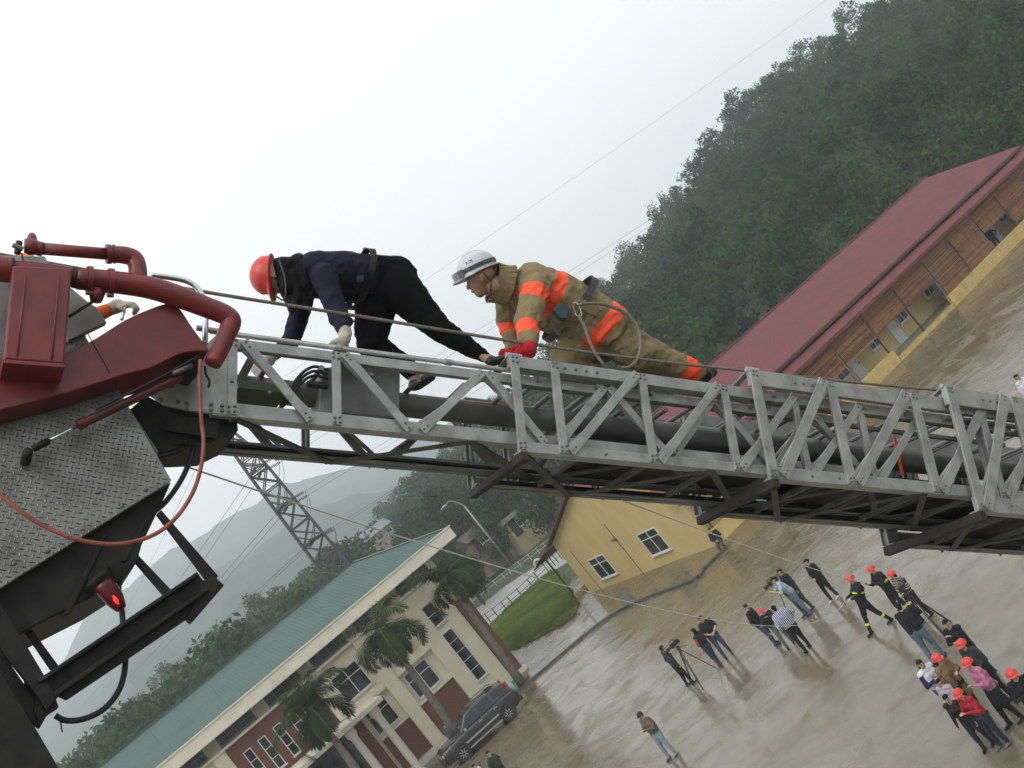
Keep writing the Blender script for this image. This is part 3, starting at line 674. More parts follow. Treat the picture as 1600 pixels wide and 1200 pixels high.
tubepx('pipe_collar', [(176, 397), (180, 397)], 15, redp, l=.50, n=0, sm=False)
tubepx('branch_pipe', [(170, 397), (60, 388)], 9.5, redp, l=.50, n=0)
tubepx('pipe_collar', [(58, 388), (66, 389)], 11.5, redp, l=.50, n=0, sm=False)
vb = tubepx('valve', [(60, 388), (48, 385), (38, 384)], [11, 14, 11], redp, l=.50, n=3)
tubepx('valve_cap', [(50, 380), (50, 366)], [8, 8, 5], redp, vb, 3, .50)
tubepx('hand_wheel', [(30, 378), (27, 396)], 5, blackrub, vb, 0, .52, 8, sm=False)
tubepx('hand_wheel', [(20, 383), (36, 389)], 4, steel, vb, 0, .54, 8, sm=False)
tubepx('chain', [(34, 396), (38, 410), (52, 416), (62, 414)], 1.6, blackrub, vb, 5, .53, 6)
# bright hand rails
tubepx('guard_rail', [(236, 430), (262, 433), (288, 438), (305, 447), (316, 462), (321, 482), (321, 510), (320, 538)], 4.6, chrome, l=.30)
tubepx('guard_rail', [(190, 500), (194, 484), (199, 473)], 2.6, chrome, l=.05)
tubepx('guard_rail', [(307, 512), (330, 516), (352, 519)], 4.6, alu, l=.17)
dredp = mat('dark_red_paint', (.11, .016, .016), .45, 0, .2, 9, .03, col2=(.06, .010, .010))
# levelling cylinder
cyl = tubepx('levelling_cylinder', [(282, 589), (128, 662)], 7.2, dredp, l=.40, n=0, seg=16, sm=False)
tubepx('cylinder_head', [(131, 660), (122, 665)], 9, dredp, cyl, 0, .40, 14, sm=False)
tubepx('piston_rod', [(124, 664), (74, 690)], 2.6, chrome, cyl, 0, .40)
tubepx('rod_end', [(76, 689), (52, 701)], 6, shaded_greasy, cyl, 0, .40)
mb = MB(); c_ = Q(43, 709, .40); mb.lathe(c_ + LL * .12, -LL, [(.025, 0), (.025, .14), (.02, .15), (.010, .155)], 16); mb.build('pivot_pin', shaded_greasy, cyl, smooth=40)
tubepx('feed_pipe', [(318, 552), (250, 590), (200, 615), (150, 640)], 2.2, blackrub, cyl, 4, .44)
tubepx('feed_pipe', [(300, 571), (270, 584)], 4, steel, cyl, 0, .45)
tubepx('pivot_bracket', [(308, 556), (292, 580), (284, 596)], [10, 17, 12], shaded_greasy, l=.36, n=4)
tubepx('brake_line', [(320, 572), (322, 585), (327, 595), (326, 605)], 2.0, rusty, l=.30)
slab('mesh_guard', [(196, 580), (208, 586), (206, 612), (193, 604)], .1, .02, steel)
# hoses
tag(tubepx('air_hose', [(313, 562), (312, 600), (314, 650), (318, 690), (314, 730), (300, 772), (272, 812), (235, 838), (185, 850), (135, 846), (90, 832), (45, 808), (0, 773), (-40, 745)], 3.4, orangerub, None, 6, .52, 8), 'thin orange air hose hanging in a loop below the platform', 'hose')
tubepx('cable', [(305, 690), (296, 722), (280, 755), (258, 785), (240, 800)], 4.2, blackrub, l=.0)
tubepx('cable', [(300, 690), (278, 705), (245, 714)], 5, blackrub, l=.0)
# underside: floor frame, hanging step, warning light
slab('floor_frame', [(268, 752), (258, 775), (222, 850), (214, 878), (190, 905), (150, 930), (60, 975), (-60, 1045), (-60, 952)], .16, .6, shaded_greasy, bevel=.01)
slab('floor_beam', [(228, 800), (236, 806), (196, 880), (188, 876)], .17, .1, shaded_greasy)
slab('floor_beam', [(160, 838), (170, 834), (110, 960), (98, 962)], .175, .1, shaded_greasy)
ch = [(64, 1058), (308, 893), (325, 917), (82, 1084)]
stp = slab('hanging_step', ch, .20, .02, shaded_greasy)
slab('step_flange', [(58, 1062), (308, 893), (312, 898), (62, 1068)], .26, .12, shaded_greasy, stp)
slab('step_flange', [(82, 1082), (325, 916), (329, 921), (87, 1089)], .26, .12, shaded_greasy, stp)
slab('step_end', [(318, 906), (336, 901), (351, 914), (300, 973), (292, 966)], .215, .06, shaded_greasy, stp)
slab('step_toe', [(84, 1084), (325, 917), (294, 966), (104, 1094)], .205, .03, shaded_greasy, stp)
slab('hanger', [(245, 802), (252, 796), (342, 900), (328, 912)], .18, .04, shaded_greasy)
slab('hanger', [(200, 864), (208, 858), (276, 930), (264, 938)], .10, .04, shaded_greasy)
slab('hanger', [(20, 960), (28, 954), (92, 1040), (80, 1048)], .10, .03, shaded_greasy)
slab('hanger', [(-30, 900), (12, 958), (90, 1090), (72, 1112), (60, 1090), (-30, 975)], .24, .04, shaded_greasy)
slab('hanger', [(-30, 1008), (0, 1012), (72, 1120), (62, 1138), (40, 1122), (-30, 1030)], .20, .05, shaded_greasy)
slab('foot_bracket', [(58, 1085), (82, 1074), (92, 1105), (70, 1120), (62, 1138), (52, 1110)], .21, .05, shaded_greasy)
mlens = bpy.data.materials.new('red_lamp_lens'); mlens.use_nodes = True; bn = mlens.node_tree.nodes['Principled BSDF']
bn.inputs['Base Color'].default_value = (.10, .006, .009, 1); bn.inputs['Roughness'].default_value = .25
mfil = bpy.data.materials.new('lamp_filament'); mfil.use_nodes = True; bn = mfil.node_tree.nodes['Principled BSDF']
bn.inputs['Base Color'].default_value = (.9, .03, .03, 1); bn.inputs['Emission Color'].default_value = (1, .02, .03, 1); bn.inputs['Emission Strength'].default_value = 1.6
wl = tubepx('warning_light', [(160, 912), (176, 932), (190, 952)], [17, 16, 14, 8], mlens, l=.20, n=4, seg=16)
tubepx('filament', [(177, 931), (185, 944)], [1.5, 3.6, 1.5], mfil, wl, 4, .252, 8)
tubepx('lamp_mount', [(150, 903), (165, 918)], [26, 18], shaded_greasy, wl, 3, .18, 14)
tubepx('cable', [(189, 945), (191, 960), (193, 985), (196, 1020), (194, 1052), (184, 1082), (162, 1108), (132, 1123), (104, 1126), (86, 1118)], 4.6, blackrub, l=.12)
tubepx('cable', [(188, 900), (187, 925), (190, 945)], 3, blackrub, l=.12)
tubepx('cable_tie', [(94, 1124), (97, 1144)], 1.2, blackrub, l=.12, n=0)
tubepx('latch', [(42, 1045), (46, 1075), (62, 1096)], 6, shaded_greasy, l=.14)
tag(slab('boom_arm', [(-60, 1010), (0, 1045), (22, 1080), (95, 1205), (130, 1260), (-60, 1260)], .32, .3, shaded_greasy, None), 'dark steel boom arm in the bottom left corner', 'boom arm')
# ropes
tag(tubepx('safety_rope', [(-20, 394), (130, 421), (325, 457), (560, 494), (800, 533), (1000, 561), (1200, 583), (1340, 598), (1468, 610)], 2.6, ropem, None, 8, .17, 8), 'brown safety rope stretched along the top of the ladder', 'rope')
def rope(name, a, b_, sag, r, m, label):
    a = np.asarray(a); b_ = np.asarray(b_); pts = [a + (b_ - a) * t - A3(0, 0, 1) * sag * 4 * t * (1 - t) for t in np.linspace(0, 1, 40)]
    mb = MB(); mb.tube(pts, r, 6); o = mb.build(name, m, smooth=True); return tag(o, label, 'rope')

# ================================================================== vegetation
def leaf_material(name, c1, c2, trans=.25):
    m = bpy.data.materials.new(name); m.use_nodes = True; nt = m.node_tree; b = nt.nodes['Principled BSDF']
    a = nt.nodes.new('ShaderNodeAttribute'); a.attribute_name = 'tint'
    sp = nt.nodes.new('ShaderNodeSeparateColor'); nt.links.new(a.outputs['Color'], sp.inputs[0])
    mx = nt.nodes.new('ShaderNodeMix'); mx.data_type = 'RGBA'; mx.inputs[6].default_value = (*c1, 1); mx.inputs[7].default_value = (*c2, 1)
    nt.links.new(sp.outputs[0], mx.inputs[0])
    nt.links.new(mx.outputs[2], b.inputs['Base Color']); b.inputs['Roughness'].default_value = .7; b.inputs['Specular IOR Level'].default_value = .1
    tr = nt.nodes.new('ShaderNodeBsdfTranslucent'); nt.links.new(mx.outputs[2], tr.inputs[0])
    ms = nt.nodes.new('ShaderNodeMixShader'); ms.inputs[0].default_value = trans
    nt.links.new(b.outputs[0], ms.inputs[1]); nt.links.new(tr.outputs[0], ms.inputs[2]); nt.links.new(ms.outputs[0], nt.nodes['Material Output'].inputs[0])
    return m
M_leaf = leaf_material('hill_foliage', (.006, .022, .008), (.042, .082, .022), .15)
M_leafn = leaf_material('tree_foliage', (.016, .038, .013), (.055, .095, .027))
M_grass = leaf_material('grass_blades', (.08, .13, .03), (.24, .30, .07))
M_palm = leaf_material('palm_leaflets', (.018, .036, .014), (.062, .10, .024))
M_bark = mat('bark', (.085, .07, .055), .9, 0, .25, 8, .3, 20, col2=(.04, .033, .027))

def quads(c, n, s, r):                                # leaf quads: centres, normals, half sizes
    k = len(c); t = r.normal(size=(k, 3)); t -= (t * n).sum(1, keepdims=True) * n; t /= np.linalg.norm(t, axis=1, keepdims=True) + 1e-9
    b = np.cross(n, t); s = s[:, None]
    return np.stack([c - t * s, c - b * s * .55, c + t * s, c + b * s * .55], 1)
def crown_template(r, nleaf, nclump, leaf, wide=.36, low=.30):
    cl = []; cc = []
    for i in range(nclump):
        h = low + (1 - low) * (i + .5) / nclump; rad = wide * math.sin(math.pi * min(.97, (h - low * .75) / (1 - low * .75))) ** .7
        an_ = r.uniform(0, 6.28); rr = rad * math.sqrt(r.uniform(.15, 1.0))
        cc.append((rr * math.cos(an_), rr * math.sin(an_), h * .93)); cl.append(r.uniform(.09, .17))
    cc = np.array(cc); cl = np.array(cl); idx = r.integers(0, nclump, nleaf)
    d = r.normal(size=(nleaf, 3)); d /= np.linalg.norm(d, axis=1, keepdims=True)
    d[:, 2] *= .75
    c = cc[idx] + d * cl[idx][:, None] * r.uniform(.55, 1.08, nleaf)[:, None]
    n = d + r.normal(size=(nleaf, 3)) * .55; n /= np.linalg.norm(n, axis=1, keepdims=True)
    tint = np.clip(.45 + .25 * r.normal(size=nclump)[idx] + .15 * r.normal(size=nleaf), 0, 1)
    return quads(c, n, r.uniform(.7, 1.3, nleaf) * leaf, r), tint, cc
def leaf_object(name, Q4, tint, m, parent=None, kind=None):
    V = Q4.reshape(-1, 3).astype(np.float32)
    if parent is not None: V = V - np.array(origin(parent), np.float32)
    n = len(Q4); me = bpy.data.meshes.new(name); me.vertices.add(4 * n); me.vertices.foreach_set('co', V.ravel())
    me.loops.add(4 * n); me.loops.foreach_set('vertex_index', np.arange(4 * n, dtype=np.int32))
    me.polygons.add(n); me.polygons.foreach_set('loop_start', np.arange(0, 4 * n, 4, dtype=np.int32))
    me.update(calc_edges=True)
    at = me.attributes.new('tint', 'FLOAT_COLOR', 'FACE'); t = np.repeat(tint.astype(np.float32)[:, None], 4, 1); t[:, 3] = 1; at.data.foreach_set('color', t.ravel())
    me.materials.append(m); o = bpy.data.objects.new(name, me); COL.objects.link(o)
    if parent is not None: o.parent = parent; ORG[o.name] = ORG[parent.name]
    if kind: o['kind'] = kind
    return o
def place(T, pos, h, w, rot, tsh):
    q, t, _ = T; c, s = math.cos(rot), math.sin(rot); R = np.array([[c, -s, 0], [s, c, 0], [0, 0, 1]])
    v = (q.reshape(-1, 3) * np.array([w, w, h])) @ R.T + np.asarray(pos); return v.reshape(-1, 4, 3), np.clip(t + tsh, 0, 1)
r1 = np.random.default_rng(11)
TT = [crown_template(r1, 720, 18, .029, .42, .2) for _ in range(5)] + [crown_template(r1, 700, 14, .030, .34, .25), crown_template(r1, 700, 12, .030, .46, .3)]
qs, ts = [], []
cell = {}
k = 0
while k < 1150:
    th = r1.uniform(D(-16), D(35)); 
    r0_ = np.interp(th, [D(-14), D(-9), D(-4), D(0), D(12), D(25), D(40)], [200, 150, 122, 100, 92, 96, 100])
    rm = np.interp(th, RTAB[:, 0], RTAB[:, 1]) * 1.03; rr = math.sqrt(r1.uniform((r0_ - 6) ** 2, (rm * 1.0) ** 2))
    x, y = rr * math.sin(th), rr * math.cos(th); key = (round(x / 3.3), round(y / 3.3))
    k += 1
    if key in cell: continue
    cell[key] = 1
    z = max(-.3, hillprof(th, rr)); h = r1.uniform(5.0, 10.5) * (1.0 if r1.random() < .85 else 1.25); w = h * r1.uniform(.75, 1.15)
    a, b_ = place(TT[r1.integers(len(TT))], (x, y, z - .8), h, w, r1.uniform(0, 6.28), r1.normal() * .34 + (.4 if rr < r0_ + 25 and r1.random() < .3 else 0)); qs.append(a); ts.append(b_)
leaf_object('hillside_forest', np.concatenate(qs), np.concatenate(ts), M_leaf, kind='stuff')['label'] = 'dense dark green forest covering the hillside'
for o in COL.objects:
    if o.name == 'hillside_forest': o['category'] = 'forest'
qs, ts = [], []
for k in range(260):                                   # wood beyond the green roof
    th = r1.uniform(D(-33), D(-12)); rr = r1.uniform(120, 330); h = r1.uniform(8.5, 15.5) * (1 + .0011 * (rr - 120)); w = h * r1.uniform(.8, 1.2)
    a, b_ = place(TT[r1.integers(len(TT))], (rr * math.sin(th), rr * math.cos(th), -.5), h, w, r1.uniform(0, 6.28), r1.normal() * .2 + .05); qs.append(a); ts.append(b_)
o = leaf_object('valley_wood', np.concatenate(qs), np.concatenate(ts), M_leafn, kind='stuff'); o['label'] = 'wood of low trees behind the green roof'; o['category'] = 'wood'

def tree(name, label, pos, h, w, nleaf, nclump, leaf, seed, m=None, group=None, low=.3):
    r = np.random.default_rng(seed); root = thing(name, label, 'tree', pos, group)
    T = crown_template(r, nleaf, nclump, leaf, .42, low); a, b_ = place(T, pos, h, w, r.uniform(0, 6), r.normal() * .1)
    leaf_object('crown', a, b_, m or M_leafn, root)
    mb = MB(); pos = np.asarray(pos, float); top = pos + A3(0, 0, h * .8)
    mb.tube(spline([pos - A3(0, 0, .2), pos + A3(.02 * h, 0, h * .3), pos + A3(-.01 * h, .02 * h, h * .55), top], 4), [.028 * h] * 4 + [.022 * h] * 4 + [.012 * h] * 4 + [.004 * h], 7)
    for c_ in T[2][:: max(1, len(T[2]) // 7)]:
        q = pos + c_ * A3(w, w, h); mb.tube([pos + A3(0, 0, min(c_[2] * .65, .6) * h), q], [.010 * h, .003 * h], 5)
    mb.build('trunk', M_bark, root, smooth=True); return root
# trees that stand out on the skyline of the hill
sk = [(930, 436, 254, 9, 'feathery tree standing out at the low end of the hill skyline'), (1032, 318, 250, 9, 'loose round tree on the hill skyline above the pair of wires'), (1052, 290, 250, 8, 'taller loose tree next up the hill skyline'),
      (1083, 262, 250, 8, 'thin feathery tree at the first bend of the hill skyline'), (1108, 222, 249, 9, 'pale open-crowned tree halfway up the hill skyline'), (1164, 138, 250, 9, 'dark tree at the steep step of the hill skyline'), (1190, 120, 248, 7, 'small rounded tree just past the steep step of the skyline'),
      (1224, 98, 245, 8, 'bushy tree on the upper skyline of the hill'), (1276, 57, 240, 8, 'rounded tree near the top of the hill skyline'), (1352, 8, 235, 9, 'topmost bluish tree where the hill meets the picture edge'), (857, 532, 256, 10, 'pale green domed tree seen under the firefighter')]
for i, (x, y, d, h, lb) in enumerate(sk):
    p = P(x, y, d); tree('skyline_tree', lb, (p[0], p[1], p[2] - h), h, h * .75, 1900, 15, .019, 100 + i, M_leaf, 'skyline trees')
# trees between the two buildings and beyond the green roof
nt_ = [(760, 870, 118, 9, 'dark broad tree behind the street lamp'), (700, 800, 135, 10, 'tree on the slope left of the street lamp'), (800, 800, 130, 9, 'dense tree above the small yellow hut'), (840, 800, 105, 7, 'dark bush-like tree beside the gable roof'), (860, 812, 110, 7, 'dark tree touching the yellow gable'),
       (655, 842, 140, 9, 'dark tree beside the grey-roofed house'), (612, 880, 120, 6, 'low tree behind the green hip roof'), (720, 900, 100, 6, 'low dark tree right of the cream fascia'), (742, 925, 98, 5, 'small shrubby tree beside the road'), (790, 868, 112, 6, 'shrubby tree at the foot of the street lamp'),
       (345, 985, 210, 15, 'tall hazy tree rising behind the green roof'), (385, 945, 200, 14, 'tall hazy tree nearest the pylon'), (215, 1100, 190, 13, 'hazy round tree beyond the far end of the green roof'), (250, 1050, 230, 14, 'pale hazy tree above the far end of the roof'), (455, 930, 170, 12, 'broad green tree beside the pylon foot')]
for i, (x, y, d, h, lb) in enumerate(nt_):
    if y > 890 and x < 500 or i in (14,): p = P(x, y, d); pos = (p[0], p[1], p[2] - h * .9)
    else: p = P(x, y, d); pos = (p[0], p[1], max(0, p[2] - h * .6))
    pos = (pos[0], pos[1], min(pos[2], 3.0) if i < 10 else max(-1, pos[2])); h2 = h if i < 10 else max(h, p[2] - pos[2])
    tree('broadleaf_tree', lb, pos, h2, h2 * .9, 2200, 24, .021, 200 + i)

# royal palms beside the cream building
def palm(pos, h, label, seed, nf=15, fl=2.3):
    r = np.random.default_rng(seed); root = thing('palm_tree', label, 'palm tree', pos, 'palms in front of the cream building')
    pos = np.asarray(pos, float); hh = np.linspace(0, 1, 9)
    mb = MB(); mb.tube([pos + A3(.04 * h * math.sin(1.2 * t), 0, h * t) for t in hh], [.27, .24, .215, .20, .19, .185, .17, .15, .10], 14); mb.build('trunk', mat('palm_trunk', (.17, .155, .125), .85, 0, .2, 5, .2, 15, col2=(.09, .08, .062)), root, smooth=True)
    top = pos + A3(.04 * h * math.sin(1.2), 0, h)
    mb = MB(); mb.tube([top - A3(0, 0, .15), top + A3(0, 0, .7)], [.13, .06], 10); mb.build('crownshaft', mat('palm_crownshaft', (.10, .14, .05), .5), root, smooth=True)
    for i in range(nf):
        an_ = i * 2.399 + r.uniform(-.2, .2); el = r.uniform(-.45, 1.0); ln = fl * r.uniform(.85, 1.15)
        d = A3(math.cos(an_), math.sin(an_), 0); pts = []
        p = top + A3(0, 0, .45); e_ = el + .35
        for k_ in range(11):
            pts.append(p.copy()); p = p + (d * math.cos(e_) + A3(0, 0, math.sin(e_))) * ln / 10; e_ -= (.10 + .055 * (k_ / 4)) * (1.15 + .3 * (1 - el))
        mb = MB(); mb.tube(pts, list(np.linspace(.030, .006, len(pts))), 5)
        o = mb.build('frond', mat('palm_rachis', (.09, .11, .035), .6), root)
        cs, tn = [], []; tb = r.uniform(.1, .6) if r.random() < .85 else .95
        for k_ in range(120):
            t = .10 + .88 * k_ / 119; f_ = t * 10; i0 = min(9, int(f_)); b0 = pts[i0] + (pts[i0 + 1] - pts[i0]) * (f_ - i0)
            tg = unit(pts[i0 + 1] - pts[i0]); sd_ = unit(np.cross(tg, A3(0, 0, 1))); up_ = np.cross(sd_, tg)
            ll = .80 * math.sin(math.pi * (.12 + .82 * t)) ** .7
            for s_ in (-1, 1):
                dd = unit(sd_ * s_ * .8 + tg * .55 + up_ * r.uniform(-.25, .55) - A3(0, 0, r.uniform(.1, .55))); w_ = unit(np.cross(dd, up_)) * .019
                m_ = b0 + dd * ll * .55 - A3(0, 0, .03); e2 = b0 + dd * ll - A3(0, 0, .15 * ll)
                cs.append([b0, m_ + w_, e2, m_ - w_]); tn.append(np.clip(tb + r.normal() * .1, 0, 1))
        leaf_object('leaflets', np.array(cs), np.array(tn), M_palm, o)
    return root
pp = [((817, 1070), (690, 918), 'royal palm at the brick corner of the cream building'), ((728, 1166), (592, 1000), 'royal palm behind the bonnet of the dark car'), (None, (485, 1118), 'royal palm with a bright frond before the entrance canopy')]
for i, (b_, t_, lb) in enumerate(pp):
    g0 = G(*b_) if b_ else GB.p(-6.2, -4.2, 0); top = onplane(*t_, g0, unit(A3(g0[0], g0[1], 0)))
    g1 = A3(top[0], top[1], 0) if not b_ else g0
    palm(g1, top[2] - .3, lb, 300 + i, 14 if i < 2 else 17, (2.45, 2.7, 2.6)[i])

# grass bank with real blades
gp = [G(x, y) for x, y in ((768, 978), (800, 945), (862, 893), (880, 900), (906, 943), (896, 966), (850, 992), (804, 1015), (775, 1012))]
xs = [p[0] for p in gp]; ys = [p[1] for p in gp]
def ing(x, y):
    c_ = False
    for i in range(len(gp)):
        x1, y1, x2, y2 = xs[i], ys[i], xs[i - 1], ys[i - 1]
        if (y1 > y) != (y2 > y) and x < (x2 - x1) * (y - y1) / (y2 - y1) + x1: c_ = not c_
    return c_
mb = MB(); mb.prism([p + A3(0, 0, .09) for p in gp], A3(0, 0, -.12)); struct(mb.build('grass_bank', mat('grass_soil', (.11, .16, .035), .9, 0, .2, .8, .4, 6, col2=(.07, .085, .03))))
c_, n_, s_, t_ = [], [], [], []
cx, cy = np.mean(xs), np.mean(ys)
while len(c_) < 42000:
    x, y = r1.uniform(min(xs), max(xs)), r1.uniform(min(ys), max(ys))
    if not ing(x + .5 * mnoise.noise(Vector((x, y, 7))), y + .8 * mnoise.noise(Vector((x, y, 9)))): continue
    q = mnoise.noise(Vector((x * .35, y * .35, 0))) + .6 * mnoise.noise(Vector((x * 1.3, y * 1.3, 2)))
    a = r1.uniform(0, 6.28); h = r1.uniform(.08, .22) * (1 + .6 * q); w = .02
    b0 = A3(x, y, .08); tp = b0 + A3(r1.normal() * .05, r1.normal() * .05, h); sd_ = A3(math.cos(a), math.sin(a), 0) * w
    c_.append([b0 - sd_, b0 + sd_, tp + sd_ * .3, tp - sd_ * .3]); t_.append(np.clip(.45 + .6 * q + r1.normal() * .12, 0, 1))
o = leaf_object('grass', np.array(c_), np.array(t_), M_grass, kind='stuff'); o['label'] = 'bright green grass beside the pale road'; o['category'] = 'grass'
# fences along the road
M_fpost = mat('fence_post', (.10, .09, .075), .8)
def fence(pxs, n, h, m, label, rails=2):
    a = [G(x, y) for x, y in pxs]; fl = thing('fence', label, 'fence', a[0])
    path = spline(a, 10); cum = np.linspace(0, len(path) - 1, n).astype(int)
    for i in cum:
        p = path[i]; mb = MB(); mb.box(p + A3(0, 0, h / 2), A3(.04, 0, 0), A3(0, .04, 0), A3(0, 0, h / 2)); mb.build('fence_post', m, fl)
    for k_ in range(rails):
        mb = MB(); mb.tube([path[i] + A3(0, 0, h * (.45 + .45 * k_)) for i in cum], .025, 6); mb.build('rail', m, fl)
fence([(745, 985), (767, 972), (812, 937), (862, 890), (885, 868)], 16, .85, M_fpost, 'dark post and rail fence between grass and road')
fence([(715, 962), (748, 938), (790, 905), (840, 868), (875, 843)], 15, .7, mat('white_post', (.42, .42, .4), .7), 'pale post and rail fence on the far side of the road')
mb = MB(); c0 = G(841, 880, .42); mb.tube([c0 + .36 * (math.cos(a) * unit(A3(.9, -.3, 0)) + math.sin(a) * A3(0, 0, 1)) for a in np.linspace(0, 6.2832, 25)], .085, 10, caps=False)
tag(mb.build('tyre', mat('white_tyre', (.5, .5, .47), .7), smooth=True), 'white-painted tyre standing by the brown lean-to', 'tyre')

# ================================================================== pylons, wires, street lamp, huts
M_galv = mat('galvanised_steel', (.075, .078, .078), .6, .2)
M_insul = mat('insulator', (.10, .10, .09), .3)
pb = P(452, 797, 86); pyl = thing('pylon', 'tall lattice steel electricity pylon behind the green roof', 'pylon', (pb[0], pb[1], 0))
PYH = 25.8; yw = math.radians(12); pX = A3(math.cos(yw), math.sin(yw), 0); pY = A3(-math.sin(yw), math.cos(yw), 0)
def pw(z): return np.interp(z, [0, 9, 20, 23, PYH], [1.8, 1.05, .80, .66, .08])
base = A3(pb[0], pb[1], 0)
def corner(i, z): sx = (-1, 1, 1, -1)[i]; sy = (-1, -1, 1, 1)[i]; return base + pX * sx * pw(z) + pY * sy * pw(z) + A3(0, 0, z)
for i in range(4):
    mb = MB(); zs = [0, 9, 20, 23, PYH]; mb.tube([corner(i, z) for z in zs], .12, 6); mb.build('leg', M_galv, pyl)
lv = [0, 4, 7.2, 9, 10.3, 12, 13.7, 15.4, 17.2, 19, 20.7, 22, 23.2, 24.5]
for a, b_ in zip(lv[:-1], lv[1:]):
    for i in range(4):
        j = (i + 1) % 4
        mb = MB(); mb.tube([corner(i, a), corner(j, b_)], .055, 5); mb.build('brace', M_galv, pyl)
        mb = MB(); mb.tube([corner(j, a), corner(i, b_)], .055, 5); mb.build('brace', M_galv, pyl)
        mb = MB(); mb.tube([corner(i, b_), corner(j, b_)], .055, 5); mb.build('horizontal', M_galv, pyl)
arms = [10.3, 13.7, 17.2, 20.7]
tips = {}
for z in arms:
    for s_ in (-1, 1):
        t = base + pY * s_ * 2.6 + A3(0, 0, z + .1); tips[(z, s_)] = t
        mb = MB()
        for i in (0, 1, 2, 3):
            if ((-1, -1, 1, 1)[i]) == s_:
                mb.tube([corner(i, z), t], .05, 5); mb.tube([corner(i, z + 1.1), t], .045, 5)
        for q in (.33, .66): 
            i0, i1 = (0, 1) if s_ < 0 else (3, 2); mb.tube([corner(i0, z) * (1 - q) + t * q, corner(i1, z) * (1 - q) + t * q], .035, 5)
        mb.build('cross_arm', M_galv, pyl)
M_wire = mat('wire', (.07, .07, .072), .6)
def wire(a, b_, sag, r, label, n=36):
    a, b_ = np.asarray(a), np.asarray(b_); mb = MB(); mb.tube([a + (b_ - a) * t - A3(0, 0, 4 * sag * t * (1 - t)) for t in np.linspace(0, 1, n)], r, 5)
    return tag(mb.build('power_line', M_wire, smooth=True), label, 'power line', 'power lines')
FARP = P(112, 1140, 430)
RIGHT = {20.7: (P(1700, -134, 150), P(1700, -126, 156)), 17.2: (P(1700, -45, 150), P(1700, -36, 156)), 13.7: (P(1700, 30, 150), P(1700, 40, 156)), 10.3: (P(1700, 110, 150), P(1700, 118, 156))}
wire(base + A3(0, 0, PYH), P(1700, -297, 150), .6, .010, 'highest single earth wire running right over the sky')
wire(base + A3(0, 0, PYH), P(112, 1140, 430) + A3(0, 0, 6), 1.5, .014, 'highest single earth wire running left into the haze')
nm = {20.7: 'topmost', 17.2: 'second', 13.7: 'third', 10.3: 'lowest'}
for z in arms:
    for s_ in (-1, 1):
        t = tips[(z, s_)]; ends = []
        for dr in (-1, 1):
            far = RIGHT[z][0 if s_ < 0 else 1] if dr > 0 else FARP + A3(3 * s_, 6 * s_, (z - 15) * .75)
            u = unit(unit(far - t) - A3(0, 0, .08)); e_ = t + u * 2.0; ends.append(e_)
            mb = MB(); mb.tube([t, e_], .02, 5)
            for q in range(12): mb.lathe(t + u * (.25 + .135 * q), u, [(.03, 0), (.125, .02), (.125, .045), (.03, .07)], 8)
            mb.build('insulator_string', M_insul, pyl)
            wire(e_, far, 2.2 if dr < 0 else 1.2, .013 if dr > 0 else .02, '%s %s power line running %s from the tall pylon' % (nm[z], 'near' if s_ < 0 else 'far', 'right over the hill' if dr > 0 else 'left into the haze'))
        mb = MB(); mb.tube([ends[0] * (1 - q) + ends[1] * q - A3(0, 0, 4 * 1.5 * q * (1 - q)) for q in np.linspace(0, 1, 14)], .02, 5); mb.build('jumper_cable', M_wire, pyl)
p2 = thing('pylon', 'small distant pylon beyond the far end of the green roof', 'pylon', (FARP[0], FARP[1], 0)); fbse = A3(FARP[0], FARP[1], 0)
for i in range(4):
    sx, sy = (-1, 1, 1, -1)[i], (-1, -1, 1, 1)[i]; mb = MB(); mb.tube([fbse + A3(3 * sx, 3 * sy, 0), fbse + A3(.8 * sx, .8 * sy, 14), fbse + A3(.2 * sx, .2 * sy, 21)], .16, 5); mb.build('leg', M_galv, p2)
for z in np.arange(1, 20, 2.4):
    w0 = np.interp(z, [0, 14, 21], [3, .8, .2]); w1 = np.interp(z + 2.4, [0, 14, 21], [3, .8, .2]); mb = MB()
    for s_ in (-1, 1): mb.tube([fbse + A3(-w0, w0 * s_, z), fbse + A3(w1, w1 * s_, z + 2.4)], .09, 4); 
    mb.tube([fbse + A3(w0, -w0, z), fbse + A3(-w1, -w1, z + 2.4)], .09, 4); mb.build('brace', M_galv, p2)
for z in (13, 16, 19): 
    mb = MB(); mb.tube([fbse + A3(-4, 0, z), fbse + A3(4, 0, z)], .14, 5); mb.build('cross_arm', M_galv, p2)
# street lamp
lb_ = G(800, 884); sl = thing('street_lamp', 'tall grey street lamp leaning arm beside the road', 'street lamp', lb_)
tp = onplane(725, 790, lb_, unit(A3(lb_[0], lb_[1], 0)))
M_lampm = mat('lamp_post_grey', (.30, .31, .30), .5, .2)
mb = MB(); mb.tube([lb_, A3(lb_[0], lb_[1], tp[2])], [.14, .08], 8); mb.build('post', M_lampm, sl, smooth=True)
e_ = onplane(697, 789, lb_, unit(A3(lb_[0], lb_[1], 0))); top_ = A3(lb_[0], lb_[1], tp[2])
mb = MB(); mb.tube(spline([top_, top_ + A3(-.4, 0, .75), e_ + A3(.5, 0, .1), e_], 5), .06, 7); mb.build('arm', M_lampm, sl, smooth=True)
mb = MB(); mb.tube([e_ + A3(.1, 0, 0), e_ - A3(.3, 0, .02), e_ - A3(.7, 0, .1)], [.09, .16, .08], 8); mb.build('lamp_head', M_lampm, sl, smooth=True)
